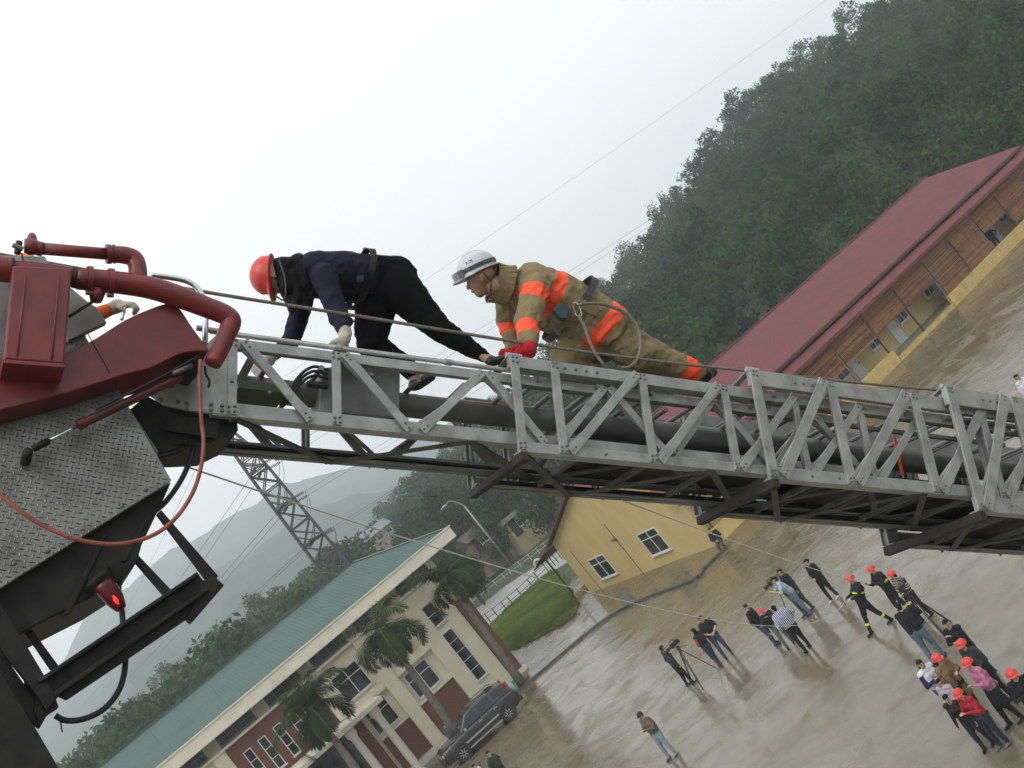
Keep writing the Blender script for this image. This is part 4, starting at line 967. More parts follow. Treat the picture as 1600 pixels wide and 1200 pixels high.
# small houses
def hut(name, label, px, d, w, dp, h, rh, yaw, wall_c, roof_c, z=None, wins=1):
    p = P(*px, d); F_ = Frame((p[0], p[1], p[2] if z is None else z), yaw); t = thing(name, label, 'house', F_.o)
    wm = mat(label[:18] + '_wall', wall_c, .8, 0, .1, 1.5); rm_ = mat(label[:18] + '_roof', roof_c, .6, 0, .15, 1)
    fb('wall', F_, (0, w, 0, dp, -2.5, h), wm, t)
    mb = MB(); mb.prism([F_.p(-.4, -.5, h + .002), F_.p(-.4, dp + .5, h + .002), F_.p(-.4, dp / 2, h + rh)], F_.x * (w + .8)); mb.build('roof', rm_, t)
    for i in range(wins): window(F_, t, 'x', w * (i + .35) / wins, w * (i + .35) / wins + 1.1, h * .35, h * .8, 0, -1)
    d_ = fb('door', F_, (w * .08, w * .08 + .9, -.06, -.004, 0, 2.0), M_dark, t)
hut('house', 'grey-roofed pale pink house among trees on the far slope', (578, 866), 170, 5.5, 3.5, 1.9, 1.4, 28, (.36, .28, .26), (.17, .20, .20), wins=3)
hut('house', 'small yellow hut on the slope right of the street lamp', (806, 842), 112, 3.2, 2.5, 1.9, .4, 25, (.45, .40, .22), (.06, .05, .045))
hut('house', 'low dark-roofed hut left of the street lamp foot', (748, 868), 112, 3.0, 2.5, 1.7, .9, 30, (.16, .12, .09), (.06, .045, .035))
hut('house', 'white tin shed below the trees by the gable', (850, 795), 125, 4, 3, 1.8, .7, 25, (.4, .4, .38), (.22, .23, .23))
hut('house', 'tiny blue-roofed house at the hill foot behind the red ridge', (1168, 460), 150, 5, 4, 2.4, 1.0, 10, (.3, .3, .28), (.16, .24, .25))
hut('house', 'tiny red-walled house half hidden in the hill trees', (1203, 420), 165, 4, 4, 3, .8, 10, (.28, .09, .07), (.14, .06, .05))
hut('house', 'tiny white house in bright shrubs above the red ridge', (1250, 352), 160, 5, 4, 2.5, 1.0, 20, (.45, .43, .38), (.25, .25, .23))

# ================================================================== the parked car
def car():
    r_, f_ = G(801.5, 1124), G(733, 1186); mid = (r_ + f_) / 2; hd = unit(f_ - r_); yaw = math.degrees(math.atan2(hd[1], hd[0]))
    lat = A3(-hd[1], hd[0], 0); mid = mid - lat * .78
    F_ = Frame((mid[0], mid[1], 0), yaw); t = thing('parked_car', 'dark grey four-wheel-drive car parked before the cream building', 'car', F_.o)
    paint = mat('car_paint', (.035, .035, .036), .25, .5, .1, 3, coat=.7); blk = mat('car_trim', (.015, .015, .016), .5); gl = mat('car_glass', (.012, .014, .016), .05, 0, .1)
    slv = mat('car_silver', (.45, .45, .44), .3, .8); rub = mat('tyre_rubber', (.02, .02, .021), .8)
    # lofted body: stations along the length, each an outline of half width against height
    st = [(2.30, .62, [(.40, .55), (.70, .62), (.86, .60), (.93, .50)]), (2.18, .80, [(.34, .74), (.70, .82), (.93, .80), (1.00, .66)]), (1.5, .88, [(.32, .82), (.70, .90), (.98, .86), (1.06, .74)]), (.95, .9, [(.32, .84), (.72, .91), (1.02, .88), (1.10, .78)]),
          (0, .9, [(.32, .84), (.72, .91), (1.03, .885), (1.10, .80)]), (-1.2, .9, [(.32, .84), (.72, .91), (1.05, .885), (1.12, .80)]), (-2.0, .9, [(.36, .82), (.72, .895), (1.06, .87), (1.13, .78)]), (-2.22, .9, [(.42, .74), (.75, .84), (1.06, .82), (1.12, .72)])]
    v = []; ns = 8
    for x, _, o_ in st:
        for z, y in o_: v.append(F_.p(x, y, z))
        for z, y in o_[::-1]: v.append(F_.p(x, -y, z))
    f = [(i * 8 + k_, i * 8 + (k_ + 1) % 8, (i + 1) * 8 + (k_ + 1) % 8, (i + 1) * 8 + k_) for i in range(len(st) - 1) for k_ in range(8)]
    f += [tuple(range(8))[::-1], tuple(range(len(v) - 8, len(v)))]
    mb = MB(); mb.add(v, f); body = mb.build('body', paint, t, smooth=35, bevel=.03)
    # cabin
    cab = [(1.02, 1.09, .79), (.32, 1.66, .64), (-.3, 1.74, .66), (-1.5, 1.72, .66), (-1.98, 1.62, .62), (-2.16, 1.11, .76)]
    v = [F_.p(x, y, z) for x, z, y in cab] + [F_.p(x, -y, z) for x, z, y in cab]; n = len(cab)
    mb = MB(); mb.add(v, [tuple(range(n)), tuple(range(2 * n - 1, n - 1, -1))] + [(i, n + i, n + (i + 1) % n, (i + 1) % n) for i in range(n)])
    mb.build('cabin', paint, t, bevel=.05, smooth=35)
    def sidepane(pts, name='side_window'):
        for s_ in (1, -1):
            mb = MB(); q = []
            for x, z in pts: q.append(F_.p(x, s_ * (np.interp(z, [1.09, 1.7], [.79, .655]) + .012), z))
            mb.prism(q, -F_.y * s_ * .012); mb.build(name, gl, t)
    sidepane([(.72, 1.15), (.28, 1.58), (-.22, 1.63), (-.22, 1.16)]); sidepane([(-.32, 1.16), (-.32, 1.63), (-1.10, 1.63), (-1.10, 1.17)]); sidepane([(-1.22, 1.18), (-1.22, 1.62), (-1.82, 1.57), (-1.98, 1.2)])
    mb = MB(); mb.prism([F_.p(.97 + .012, y, 1.14) for y in (-.72, .72)] + [F_.p(.38 + .012, y, 1.63) for y in (.58, -.58)], (F_.x * .6 + F_.z * .7) * .012); mb.build('windscreen', gl, t)
    mb = MB(); mb.prism([F_.p(-2.155, y, 1.2) for y in (-.68, .68)] + [F_.p(-2.02, y, 1.56) for y in (.55, -.55)], -F_.x * .012); mb.build('rear_window', gl, t)
    for x in (1.38, -1.36):
        for s_ in (1, -1):
            w = sub('wheel', t); c_ = F_.p(x, s_ * .80, .37); ax = F_.y * s_
            mb = MB(); mb.lathe(c_ - ax * .11, ax, [(.24, 0), (.35, .01), (.37, .05), (.37, .18), (.35, .22), (.245, .225)], 28); mb.build('tyre', rub, w, smooth=40)
            mb = MB(); mb.lathe(c_ - ax * .02, ax, [(.05, .11), (.235, .06), (.245, .13), (.225, .135), (.20, .10), (.07, .12), (.05, .125)], 28)
            for q in range(8):
                a_ = q * math.pi / 4; d_ = math.cos(a_) * F_.x + math.sin(a_) * F_.z; mb.bar(c_ + d_ * .06 + ax * .105, c_ + d_ * .22 + ax * .105, .03, .035, ax)
            mb.build('rim', slv, w, smooth=40)
            mb = MB(); mb.tube([F_.p(x + .44 * math.cos(a_), s_ * .885, .40 + .44 * math.sin(a_)) for a_ in np.linspace(-.1, math.pi + .1, 16)], .045, 8); mb.build('wheel_arch', blk, t, smooth=True)
            mb = MB(); mb.lathe(F_.p(x, s_ * .80, .39), ax, [(.41, .05), (.41, .098)], 24); mb.build('arch_recess', blk, t)
    for s_ in (1, -1):
        mb = MB(); F_.box(mb, -.95, .98, min(s_ * .86, s_ * .99), max(s_ * .86, s_ * .99), .33, .38); mb.build('side_step', slv, t, bevel=.015)
        mb = MB(); F_.box(mb, -1.0, 1.0, min(s_ * .905, s_ * .918), max(s_ * .905, s_ * .918), .60, .68); mb.build('door_moulding', slv, t)
        for x in (-.12, -1.02): mb = MB(); F_.box(mb, x - .1, x + .1, min(s_ * .895, s_ * .925), max(s_ * .895, s_ * .925), .96, 1.0); mb.build('door_handle', slv, t, bevel=.008)
        mb = MB(); F_.box(mb, .62, .74, min(s_ * .86, s_ * 1.05), max(s_ * .86, s_ * 1.05), 1.08, 1.22); mb.build('wing_mirror', slv, t, bevel=.03)
        mb = MB(); mb.tube([F_.p(.1, s_ * .56, 1.74), F_.p(0, s_ * .56, 1.80), F_.p(-1.5, s_ * .56, 1.80), F_.p(-1.65, s_ * .56, 1.74)], .02, 8); mb.build('roof_rail', blk, t, smooth=True)
        mb = MB(); mb.box(F_.p(2.16, s_ * .62, .84), F_.x * .10, F_.y * .17, F_.z * .075); mb.build('headlight', mat('headlight_glass', (.45, .46, .46), .1, .3), t, bevel=.02)
        mb = MB(); mb.box(F_.p(-2.09, s_ * .73, 1.36), F_.x * .06, F_.y * .06, F_.z * .23); mb.build('tail_light', mat('tail_light_red', (.45, .015, .02), .2), t, bevel=.02)
    mb = MB(); F_.box(mb, 2.22, 2.42, -.80, .80, .38, .66); mb.build('front_bumper', blk, t, bevel=.05)
    mb = MB(); F_.box(mb, -2.36, -2.16, -.82, .82, .40, .68); mb.build('rear_bumper', blk, t, bevel=.05)
    mb = MB(); F_.box(mb, 2.29, 2.33, -.4, .4, .70, .88); mb.build('grille', slv, t)
    mb = MB(); mb.lathe(F_.p(-2.2, .1, .98), -F_.x, [(.33, 0), (.35, .05), (.34, .2), (.25, .22), (.0, .225)], 24); mb.build('spare_wheel_cover', mat('teal_cover', (.10, .36, .38), .4), t, smooth=40)
car()

# ================================================================== people
def capsule(mb, p0, p1, r0, r1, seg=10, cap=3):
    p0, p1 = np.asarray(p0, float), np.asarray(p1, float); d = p1 - p0; L = np.linalg.norm(d)
    if L < 1e-4: d = A3(0, 0, 1e-4); p1 = p0 + d; L = 1e-4
    u = d / L; pr = []
    for k in range(cap): a = -math.pi / 2 + (k + .35) * (math.pi / 2) / cap; pr.append((r0 * math.cos(a), r0 * math.sin(a)))
    pr.append((r0, 0)); pr.append((r1, L))
    for k in range(cap): a = (k + .65) * (math.pi / 2) / cap; pr.append((r1 * math.cos(a), L + r1 * math.sin(a)))
    mb.lathe(p0, u, pr, seg)
SKIN = mat('skin', (.42, .26, .18), .5, 0, .08, 20); HAIR = mat('black_hair', (.006, .0055, .0055), .6, 0, .2, 60, .3, 150, spec=.15); EYE = mat('eye_dark', (.02, .015, .012), .3)
CLOTH = {}
def cloth(c, key=None, bump=.35):
    k = key or 'cloth_%02d_%02d_%02d' % tuple(int(100 * q) for q in c)
    if k not in CLOTH: CLOTH[k] = mat(k, c, .85, 0, .16, 9, bump, 22, spec=.25)
    return CLOTH[k]
def stripes(name, c1, c2, freq, axis_rot=(0, 0, 0)):
    m = bpy.data.materials.new(name); m.use_nodes = True; nt = m.node_tree; b = nt.nodes['Principled BSDF']; b.inputs['Roughness'].default_value = .85
    t = nt.nodes.new('ShaderNodeTexCoord'); mp = nt.nodes.new('ShaderNodeMapping'); mp.inputs['Rotation'].default_value = axis_rot
    w = nt.nodes.new('ShaderNodeTexWave'); w.bands_direction = 'Z'; w.inputs['Scale'].default_value = freq; w.inputs['Distortion'].default_value = .6; w.inputs['Detail Scale'].default_value = .6
    r = nt.nodes.new('ShaderNodeValToRGB'); r.color_ramp.interpolation = 'CONSTANT'; r.color_ramp.elements[0].color = (*c1, 1); r.color_ramp.elements[1].position = .5; r.color_ramp.elements[1].color = (*c2, 1)
    nt.links.new(t.outputs['Object'], mp.inputs[0]); nt.links.new(mp.outputs[0], w.inputs[0]); nt.links.new(w.outputs['Fac'], r.inputs[0]); nt.links.new(r.outputs[0], b.inputs['Base Color']); return m
QUEUE = []
class Body:
    def __init__(s, name='body'): s.b = []; s.spots = []; s.name = name
    def cap(s, p0, p1, r0, r1, m, bands=()): s.b.append((np.asarray(p0, float), np.asarray(p1, float), r0, r1, m, bands)); return s
    def spot(s, p, r, m): s.spots.append((np.asarray(p, float), r, m))
    def hand(s, w, d, pn, m, curl=.5, sc=1.0, side=1):
        """palm and five fingers from wrist w along d; pn is the direction the fingers curl towards"""
        d = unit(d); pn = unit(pn - (pn @ d) * d); x = np.cross(d, pn) * side; k = .085 * sc
        for o in (-.34, 0.0, .34): s.cap(w, w + d * k * .95 + x * k * o, .017 * sc, .015 * sc, m)
        for i, (o, ln) in enumerate(((-.42, .8), (-.15, .95), (.13, .9), (.40, .7))):
            b = w + d * k + x * k * o; a = curl * .9; m1 = b + (d * math.cos(a) + pn * math.sin(a)) * k * .48 * ln
            a2 = curl * 2.3; m2 = m1 + (d * math.cos(a2) + pn * math.sin(a2)) * k * .46 * ln
            s.cap(b, m1, .0105 * sc, .0098 * sc, m); s.cap(m1, m2, .0098 * sc, .0085 * sc, m)
        tb = w + d * k * .25 - x * k * .32; t1 = tb + unit(-x * .8 + d * .55 + pn * .35) * k * .42; t2 = t1 + unit(-x * .1 + d * .8 + pn * (.4 + .6 * curl)) * k * .4
        s.cap(tb, t1, .014 * sc, .012 * sc, m); s.cap(t1, t2, .0115 * sc, .010 * sc, m)
    def head(s, c, up, fw, h, m=None):
        m = m or SKIN; up = unit(up); fw = unit(fw - (fw @ up) * up); rt = np.cross(fw, up)
        s.cap(c + up * .10 * h - fw * .10 * h, c + up * .10 * h + fw * .06 * h, .36 * h, .34 * h, m)          # h = head height
        s.cap(c - up * .12 * h + fw * .12 * h, c - up * .32 * h + fw * .17 * h, .27 * h, .175 * h, m)
        s.cap(c + up * .03 * h + fw * .40 * h, c - up * .10 * h + fw * .44 * h, .032 * h, .05 * h, m)        # nose
        s.cap(c - up * .22 * h + fw * .36 * h - rt * .06 * h, c - up * .22 * h + fw * .36 * h + rt * .06 * h, .045 * h, .045 * h, m)
        for k in (-1, 1):
            s.cap(c + rt * k * .355 * h + up * .05 * h - fw * .02 * h, c + rt * k * .36 * h - up * .10 * h, .05 * h, .04 * h, m)
            s.spot(c + rt * k * .15 * h + up * .04 * h + fw * .38 * h, .075 * h, EYE); s.spot(c + rt * k * .16 * h + up * .14 * h + fw * .38 * h, .06 * h, HAIR)
        s.spot(c - up * .23 * h + fw * .40 * h, .06 * h, LIP)
    def queue(s, parent, voxel, smooth=4, noise_=0.0, nscale=9.0, label=None):
        mb = MB()
        for p0, p1, r0, r1, m, _ in s.b: capsule(mb, p0, p1, r0, r1, 12 if voxel < .01 else 9)
        QUEUE.append((s, mb, parent, voxel, smooth, noise_, nscale, label))
LIP = mat('lips', (.30, .12, .10), .5)
def flush():
    obs = []
    for (s, mb, parent, vox, sm, nz_, ns, label) in QUEUE:
        o = mb.build(s.name, [], parent); md = o.modifiers.new('r', 'REMESH'); md.mode = 'VOXEL'; md.voxel_size = vox
        m2 = o.modifiers.new('s', 'SMOOTH'); m2.iterations = sm; m2.factor = .5; obs.append(o)
    bpy.context.view_layer.update(); dg = bpy.context.evaluated_depsgraph_get()
    for o, (s, mb, parent, vox, sm, nz_, ns, label) in zip(obs, QUEUE):
        me = bpy.data.meshes.new_from_object(o.evaluated_get(dg)); o.modifiers.clear(); old = o.data; o.data = me; bpy.data.meshes.remove(old)
        org = np.array(origin(parent)); mats = []
        n = len(me.polygons); c = np.zeros(n * 3); me.polygons.foreach_get('center', c); c = c.reshape(-1, 3) + org
        best = np.full(n, 1e9); bi = np.zeros(n, int); bt = np.zeros(n)
        for i, (p0, p1, r0, r1, m, bands) in enumerate(s.b):
            d = p1 - p0; L2 = max(d @ d, 1e-8); tu = ((c - p0) @ d) / L2; t = np.clip(tu, 0, 1)
            dist = np.linalg.norm(c - (p0 + t[:, None] * d), axis=1) - (r0 + (r1 - r0) * t)
            k = dist < best; best[k] = dist[k]; bi[k] = i; bt[k] = tu[k]
        idx = np.zeros(n, int)
        def mi(m):
            if m not in mats: mats.append(m)
            return mats.index(m)
        for i, (p0, p1, r0, r1, m, bands) in enumerate(s.b):
            k = bi == i
            if not k.any(): continue
            idx[k] = mi(m)
            for (t0, t1, bm) in bands: idx[k & (bt >= t0) & (bt <= t1)] = mi(bm)
        for p, r, m in s.spots: 
            k = np.linalg.norm(c - p, axis=1) < r
            if k.any(): idx[k] = mi(m)
        me.materials.clear()
        for m in mats: me.materials.append(m)
        me.polygons.foreach_set('material_index', idx.astype(np.int32)); me.shade_smooth()
        if nz_ > 0:
            sk = {i for i, m in enumerate(mats) if 'skin' in m.name or m in (EYE, HAIR, LIP) and s.name == 'body'}
            nv = len(me.vertices); co = np.zeros(nv * 3); me.vertices.foreach_get('co', co); co = co.reshape(-1, 3); no = np.zeros(nv * 3); me.vertices.foreach_get('normal', no); no = no.reshape(-1, 3)
            dv = np.array([mnoise.noise(Vector((q[0] * ns, q[1] * ns, q[2] * ns))) + .5 * mnoise.noise(Vector((q[0] * ns * 2.3, q[1] * ns * 2.3, q[2] * ns * 2.3 + 5))) for q in co])
            rd_ = np.array([1 - abs(mnoise.noise(Vector((q[0] * ns * .9 + 3, q[1] * ns * .9, q[2] * ns * 1.6)))) * 2.2 for q in co]); dv = dv + np.clip(rd_, -.2, 1) * .7
            if s.name == 'body':
                mk = np.ones(nv)
                for p_ in me.polygons:
                    if p_.material_index in sk:
                        for vi in p_.vertices: mk[vi] = 0
                dv = dv * mk
            me.vertices.foreach_set('co', (co + no * (dv * nz_)[:, None]).ravel())
        me.update()
        if label: o['label'] = label
    QUEUE.clear()
def helmet(parent, c, up, fw, R, m, name='helmet', ridge=True):
    up = unit(up); fw = unit(fw - (fw @ up) * up); rt = np.cross(fw, up); mb = MB(); seg = 28; prof = []
    for k in range(9): a = math.pi / 2 * k / 8; prof.append((R * math.cos(a) ** .8 if k < 8 else R * .02, R * .98 * math.sin(a)))
    prof = [(R * .9, -.20 * R), (R * 1.10, -.20 * R), (R * 1.10, -.13 * R), (R * 1.01, -.08 * R)] + prof
    mb.lathe(c, up, prof, seg); v = mb.v[-1]; rel = v - c; h = rel @ up; f_ = rel @ fw
    k = (h < -.05 * R) & (f_ > .3 * R); v[k] += fw * (f_[k] - .3 * R)[:, None] * .45 - up * .05 * R
    v += fw * ((v - c) @ fw)[:, None] * .08
    if ridge:
        mb.tube([c + fw * R * 1.06 * math.cos(a) + up * R * 1.0 * math.sin(a) for a in np.linspace(.25, math.pi - .25, 14)], R * .07, 6)
    return mb.build(name, m, parent, smooth=40)
RHEL = mat('red_helmet', (.58, .040, .03), .42, 0, .08, 8, coat=.1, dirt=(.4, 20, (1, 1, 1), (.35, .03, .025), .6))
def hairb(parent, c, up, fw, h, long=0, bun=False):
    up = unit(up); fw = unit(fw - (fw @ up) * up); b = Body('hair')
    b.cap(c + up * .17 * h - fw * .14 * h, c + up * .17 * h + fw * .05 * h, .365 * h, .34 * h, HAIR); b.cap(c - fw * .2 * h, c - fw * .2 * h - up * .15 * h, .30 * h, .25 * h, HAIR)
    if long: 
        for k in (-1, 0, 1): b.cap(c - fw * .22 * h + np.cross(fw, up) * k * .18 * h, c - fw * (.38 - .08 * abs(k)) * h + np.cross(fw, up) * k * .24 * h - up * long * h, .22 * h, .14 * h, HAIR)
    if bun: b.cap(c - fw * .5 * h + up * .1 * h, c - fw * .55 * h, .14 * h, .12 * h, HAIR)
    b.queue(parent, .014, 3)
ARMS = {'down': ((.035, -.01, -.17), (.045, .035, -.315)), 'front': ((.055, .01, -.165), (-.055, .125, -.225)), 'fold': ((.055, .05, -.16), (-.085, .15, -.115)), 'up': ((.05, .10, -.125), (-.01, .20, -.02)),
        'pull': ((.03, .11, -.115), (.0, .235, -.10)), 'hip': ((.12, -.02, -.14), (.03, .02, -.25)), 'chin': ((.04, .07, -.155), (-.06, .15, -.02)), 'back': ((.07, -.07, -.155), (-.03, -.11, -.26)), 'pocket': ((.075, -.03, -.165), (.045, .05, -.28)), 'phone': ((.05, .04, -.165), (-.05, .16, -.10))}
def person(label, pos, head_deg, h=1.68, top=(.02, .02, .022), bot=(.015, .016, .02), shoe=(.012, .012, .013), arms=('down', 'down'), hel=False, long=0, lean=0.0, step=.05, fem=False, topm=None, botm=None, sleeve=None, coat=0.0,
           hand_m=None, bands=None, legb=None, look=None, turn=0, skirt=None, crouch=0.0, bun=False, vox=.0135, hat=None, group='bystanders in the yard', shortsl=False):
    pos = np.asarray(pos, float); a = math.radians(head_deg); f = A3(math.cos(a), math.sin(a), 0); r = A3(math.sin(a), -math.cos(a), 0); u = A3(0, 0, 1)
    t = thing('person', label, 'person', pos, group); tm = topm or cloth(top); bm_ = botm or cloth(bot); sm_ = cloth(shoe, bump=.05); slv = sleeve or tm
    B = Body('body'); w = .92 if fem else 1.0; gr = random.uniform(.98, 1.20); sway = random.uniform(-.018, .018); step = step * random.uniform(.5, 1.5); turn = turn + random.uniform(-22, 22)
    def J(x, y, z): return pos + (r * x + f * y + u * z) * h
    hipz = .505 * (1 - crouch); hip = {k: J(k * .052, -.02 - .25 * crouch, hipz) for k in (-1, 1)}
    sh_f = lean; shz = hipz + .305 * math.cos(lean * 3)
    for k in (-1, 1):
        ft = J(k * (.055 + .02 * (not fem)), k * step - .015, .03); an_ = ft + u * .022 * h
        kn = (hip[k] + an_) / 2 + f * (.02 + .30 * crouch) * h + r * k * .005 * h
        B.cap(hip[k] + u * .01 * h, kn, .062 * h * gr * (1.03 if fem else 1), .040 * h, bm_); lb = legb or ()
        B.cap(kn, an_, .040 * h, .028 * h, bm_, lb)
        B.cap(ft - f * .02 * h, ft + f * .085 * h - u * .008 * h, .024 * h, .018 * h, sm_)
    B.cap(hip[-1] + u * .02 * h, hip[1] + u * .02 * h, .062 * h, .062 * h, bm_)
    ch = {k: J(k * .055 * w * gr + sway, sh_f * .8 - .02 - .25 * crouch, hipz + (shz - hipz) * .75) for k in (-1, 1)}; sh = {k: J(k * .102 * w + sway * 1.3, sh_f - .02 - .25 * crouch, shz) for k in (-1, 1)}
    for k in (-1, 1):
        B.cap(hip[k] + u * .055 * h, ch[k], .060 * h * gr * (.97 if fem else 1.05), .073 * h * w * gr, tm, bands or ())
        if coat: B.cap(hip[k] + u * .05 * h, hip[k] - u * coat * h, .064 * h, .072 * h, tm)
        if skirt: B.cap(hip[k], hip[k] - u * .16 * h, .07 * h, .085 * h, skirt)
    B.cap(sh[-1], sh[1], .046 * h, .046 * h, tm); B.cap((ch[-1] + ch[1]) / 2, (sh[-1] + sh[1]) / 2 - u * .02 * h, .07 * h, .05 * h, tm)
    for k, ap in zip((-1, 1), arms):
        e, wv = ARMS[ap]; el = sh[k] + (r * k * e[0] + f * e[1] + u * e[2]) * h; wr = sh[k] + (r * k * wv[0] + f * wv[1] + u * wv[2]) * h
        B.cap(sh[k], el, .038 * h * w * gr, .030 * h * w * gr, slv); fm = SKIN if shortsl else slv
        B.cap(el, wr, .029 * h * w, .020 * h * w, fm, ((.55, 1.2, hand_m or SKIN),) if not shortsl and False else ())
        B.hand(wr, unit(wr - el), unit(f * .5 - u * .3 - r * k * .6), hand_m or SKIN, .55, h / 1.75, -k)
    nk = (sh[-1] + sh[1]) / 2; b2 = math.radians(head_deg + turn); hf = A3(math.cos(b2), math.sin(b2), look if look is not None else -.05); hf = unit(hf); hu = unit(u + f * lean * 1.2); hh = .128 * h
    hc = nk + hu * .108 * h + f * .018 * h
    B.cap(nk - u * .01 * h, hc - u * .03 * h, .034 * h, .030 * h, SKIN); B.head(hc, hu, hf, hh); B.queue(t, vox, 3, .008, 8)
    if hel: 
        helmet(t, hc + unit(hu) * .13 * hh, hu, hf, .50 * hh, hel if hel is not True else RHEL); 
        if long: hairb(t, hc - hu * .05 * hh, hu, hf, hh * .95, long)
    else: hairb(t, hc, hu, hf, hh, long, bun)
    if hat: helmet(t, hc + unit(hu) * .16 * hh, hu, hf, .42 * hh, cloth(hat), 'cap', False)
    return t, dict(hc=hc, sh=sh, f=f, r=r, u=u, h=h)
def at_head(x, y, h): p = G(x, y, .935 * h); return (p[0], p[1], 0)
JEAN = (.05, .08, .12); LJEAN = (.13, .17, .20); BLK = (.014, .014, .016)
person('woman in black top and trousers with white shoes standing alone', at_head(1258, 878, 1.62), 215, 1.62, BLK, (.010, .010, .011), (.45, .44, .42), ('front', 'front'), fem=True, bun=True)
person('man in pale blue shirt and pale jeans bent over a video camera', tuple(G(1263, 962)), 190, 1.74, (.30, .40, .44), LJEAN, (.05, .05, .05), ('up', 'up'), lean=.09, shortsl=True, look=-.2)
person('man with a dark vest standing close behind the blue-shirted cameraman', at_head(1217, 893, 1.72), 200, 1.72, (.025, .028, .035), (.05, .06, .07), arms=('down', 'fold'))
person('youth in black jacket with red lining and blue jeans', at_head(1166, 947, 1.66), 330, 1.66, (.016, .014, .016), JEAN, arms=('pocket', 'pocket'), turn=-30, sleeve=cloth((.03, .012, .014)))
person('short person in red helmet, black T-shirt and grey trousers', at_head(1191, 953, 1.52), 260, 1.52, (.018, .02, .022), (.10, .105, .10), arms=('chin', 'down'), hel=True)
STR1 = stripes('blue_white_stripes', (.50, .52, .57), (.03, .045, .13), 6.0, (0, math.radians(90), 0))
person('man in blue and white striped shirt seen from behind', tuple(G(1264, 1016)), 110, 1.74, topm=STR1, bot=(.013, .013, .018), arms=('pocket', 'hip'), step=.03)
person('cameraman in dark suit and white shirt beside a tripod', tuple(G(1081, 1070)), 15, 1.72, (.03, .032, .036), (.018, .018, .02), arms=('pocket', 'down'), turn=10)
person('person in black jacket with red cuffs seen from behind', at_head(1083, 986, 1.60), 130, 1.62, (.022, .022, .024), (.035, .05, .07), (.28, .03, .035), ('front', 'front'), fem=True, long=1.1, sleeve=cloth((.32, .045, .04)))
person('man in black T-shirt and blue jeans with clasped hands', at_head(1093, 972 - 5, 1.72), 265, 1.72, (.014, .014, .018), JEAN, arms=('front', 'front'), shortsl=True)
person('man in brown jacket and pale jeans holding a small camera', tuple(G(1053, 1184)), 215, 1.72, (.125, .10, .075), (.22, .27, .30), (.04, .05, .09), ('phone', 'phone'), look=-.45, hat=(.02, .022, .04))
FIRE = (.012, .013, .016); YB = mat('yellow_reflective', (.60, .75, .03), .5, 0, .05)
fm1, j1 = person('fireman in black suit with yellow bands pulling the white rope', tuple(G(1378, 982)), 190, 1.72, FIRE, FIRE, (.012, .012, .012), ('pull', 'pull'), hel=True, lean=-.10, step=.13, bands=((.62, .78, YB),), legb=((.35, .52, YB),), hand_m=cloth((.4, .38, .34)))
fm2, j2 = person('second fireman in black with raised hands behind the first', at_head(1361, 889, 1.70), 195, 1.70, FIRE, FIRE, arms=('up', 'up'), hel=True, bands=((.62, .78, YB),), legb=((.35, .52, YB),))
STR2 = stripes('grey_brown_stripes', (.30, .28, .22), (.035, .03, .03), 5.5)
person('woman in red helmet and striped sweater', at_head(1392, 897, 1.60), 205, 1.60, topm=STR2, bot=(.016, .016, .018), arms=('front', 'front'), hel=True, fem=True, long=.9)
person('man in black jacket and jeans filming beside the firemen', at_head(1402, 948, 1.72), 60, 1.72, (.013, .013, .014), (.09, .13, .17), arms=('up', 'up'), lean=.03)
person('woman in black with covered head and hand at her chin', at_head(1478, 973, 1.62), 225, 1.62, BLK, BLK, arms=('chin', 'fold'), fem=True)
person('red-helmeted woman in shiny black jacket at the back of the group', at_head(1501, 1006, 1.60), 215, 1.60, (.03, .031, .032), (.012, .012, .013), arms=('front', 'back'), hel=True, fem=True, long=1.0)
person('woman in pink sweater and black skirt with red helmet', at_head(1511, 1035, 1.62), 190, 1.62, (.42, .15, .24), (.010, .010, .011), (.02, .018, .018), ('fold', 'back'), hel=True, fem=True, long=1.0, skirt=cloth((.013, .013, .014)))
person('woman in long tan coat and red helmet', at_head(1464, 1028, 1.60), 300, 1.60, (.19, .12, .065), BLK, arms=('fold', 'down'), hel=True, fem=True, long=1.2, coat=.16)
person('woman with dark bobbed hair in white and navy top', at_head(1439, 1034, 1.56), 285, 1.56, (.55, .57, .62), JEAN, arms=('fold', 'fold'), fem=True, long=.5, sleeve=cloth((.02, .02, .07)))
person('child in front of the tan coat looking up', at_head(1466, 1066, 1.30), 220, 1.30, (.40, .36, .40), (.06, .06, .08), arms=('front', 'front'), fem=True)
person('woman in red sweater and dark jeans with red helmet, nearest the corner', at_head(1499, 1078, 1.46), 205, 1.46, (.33, .022, .030), (.022, .03, .045), (.12, .14, .13), ('phone', 'phone'), hel=True, fem=True, look=-.5, lean=.05)
person('dark-haired person bending in beside the red sweater', at_head(1478, 1084, 1.42), 230, 1.42, (.03, .02, .02), (.02, .02, .025), arms=('down', 'down'), fem=True, lean=.08, look=-.6)
person('red-helmeted woman with long hair cut by the right edge', at_head(1580, 1053, 1.60), 250, 1.60, BLK, BLK, arms=('phone', 'fold'), hel=True, fem=True, long=1.3)
person('man in dark green jacket near the bottom edge', at_head(763, 1176, 1.70), 330, 1.70, (.025, .045, .028), (.02, .025, .02), arms=('hip', 'hip'))
person('person in white shirt at the bottom edge', at_head(741, 1196, 1.65), 330, 1.65, (.55, .58, .62), (.02, .02, .03))
person('man in grey shirt standing behind the car bonnet', at_head(693, 1134, 1.68), 330, 1.68, (.10, .10, .095), (.03, .03, .035))
person('man in black crouching at the corner of the yellow building', tuple(G(1131, 858)), 250, 1.68, BLK, (.06, .06, .065), arms=('front', 'front'), crouch=.52, lean=.06)
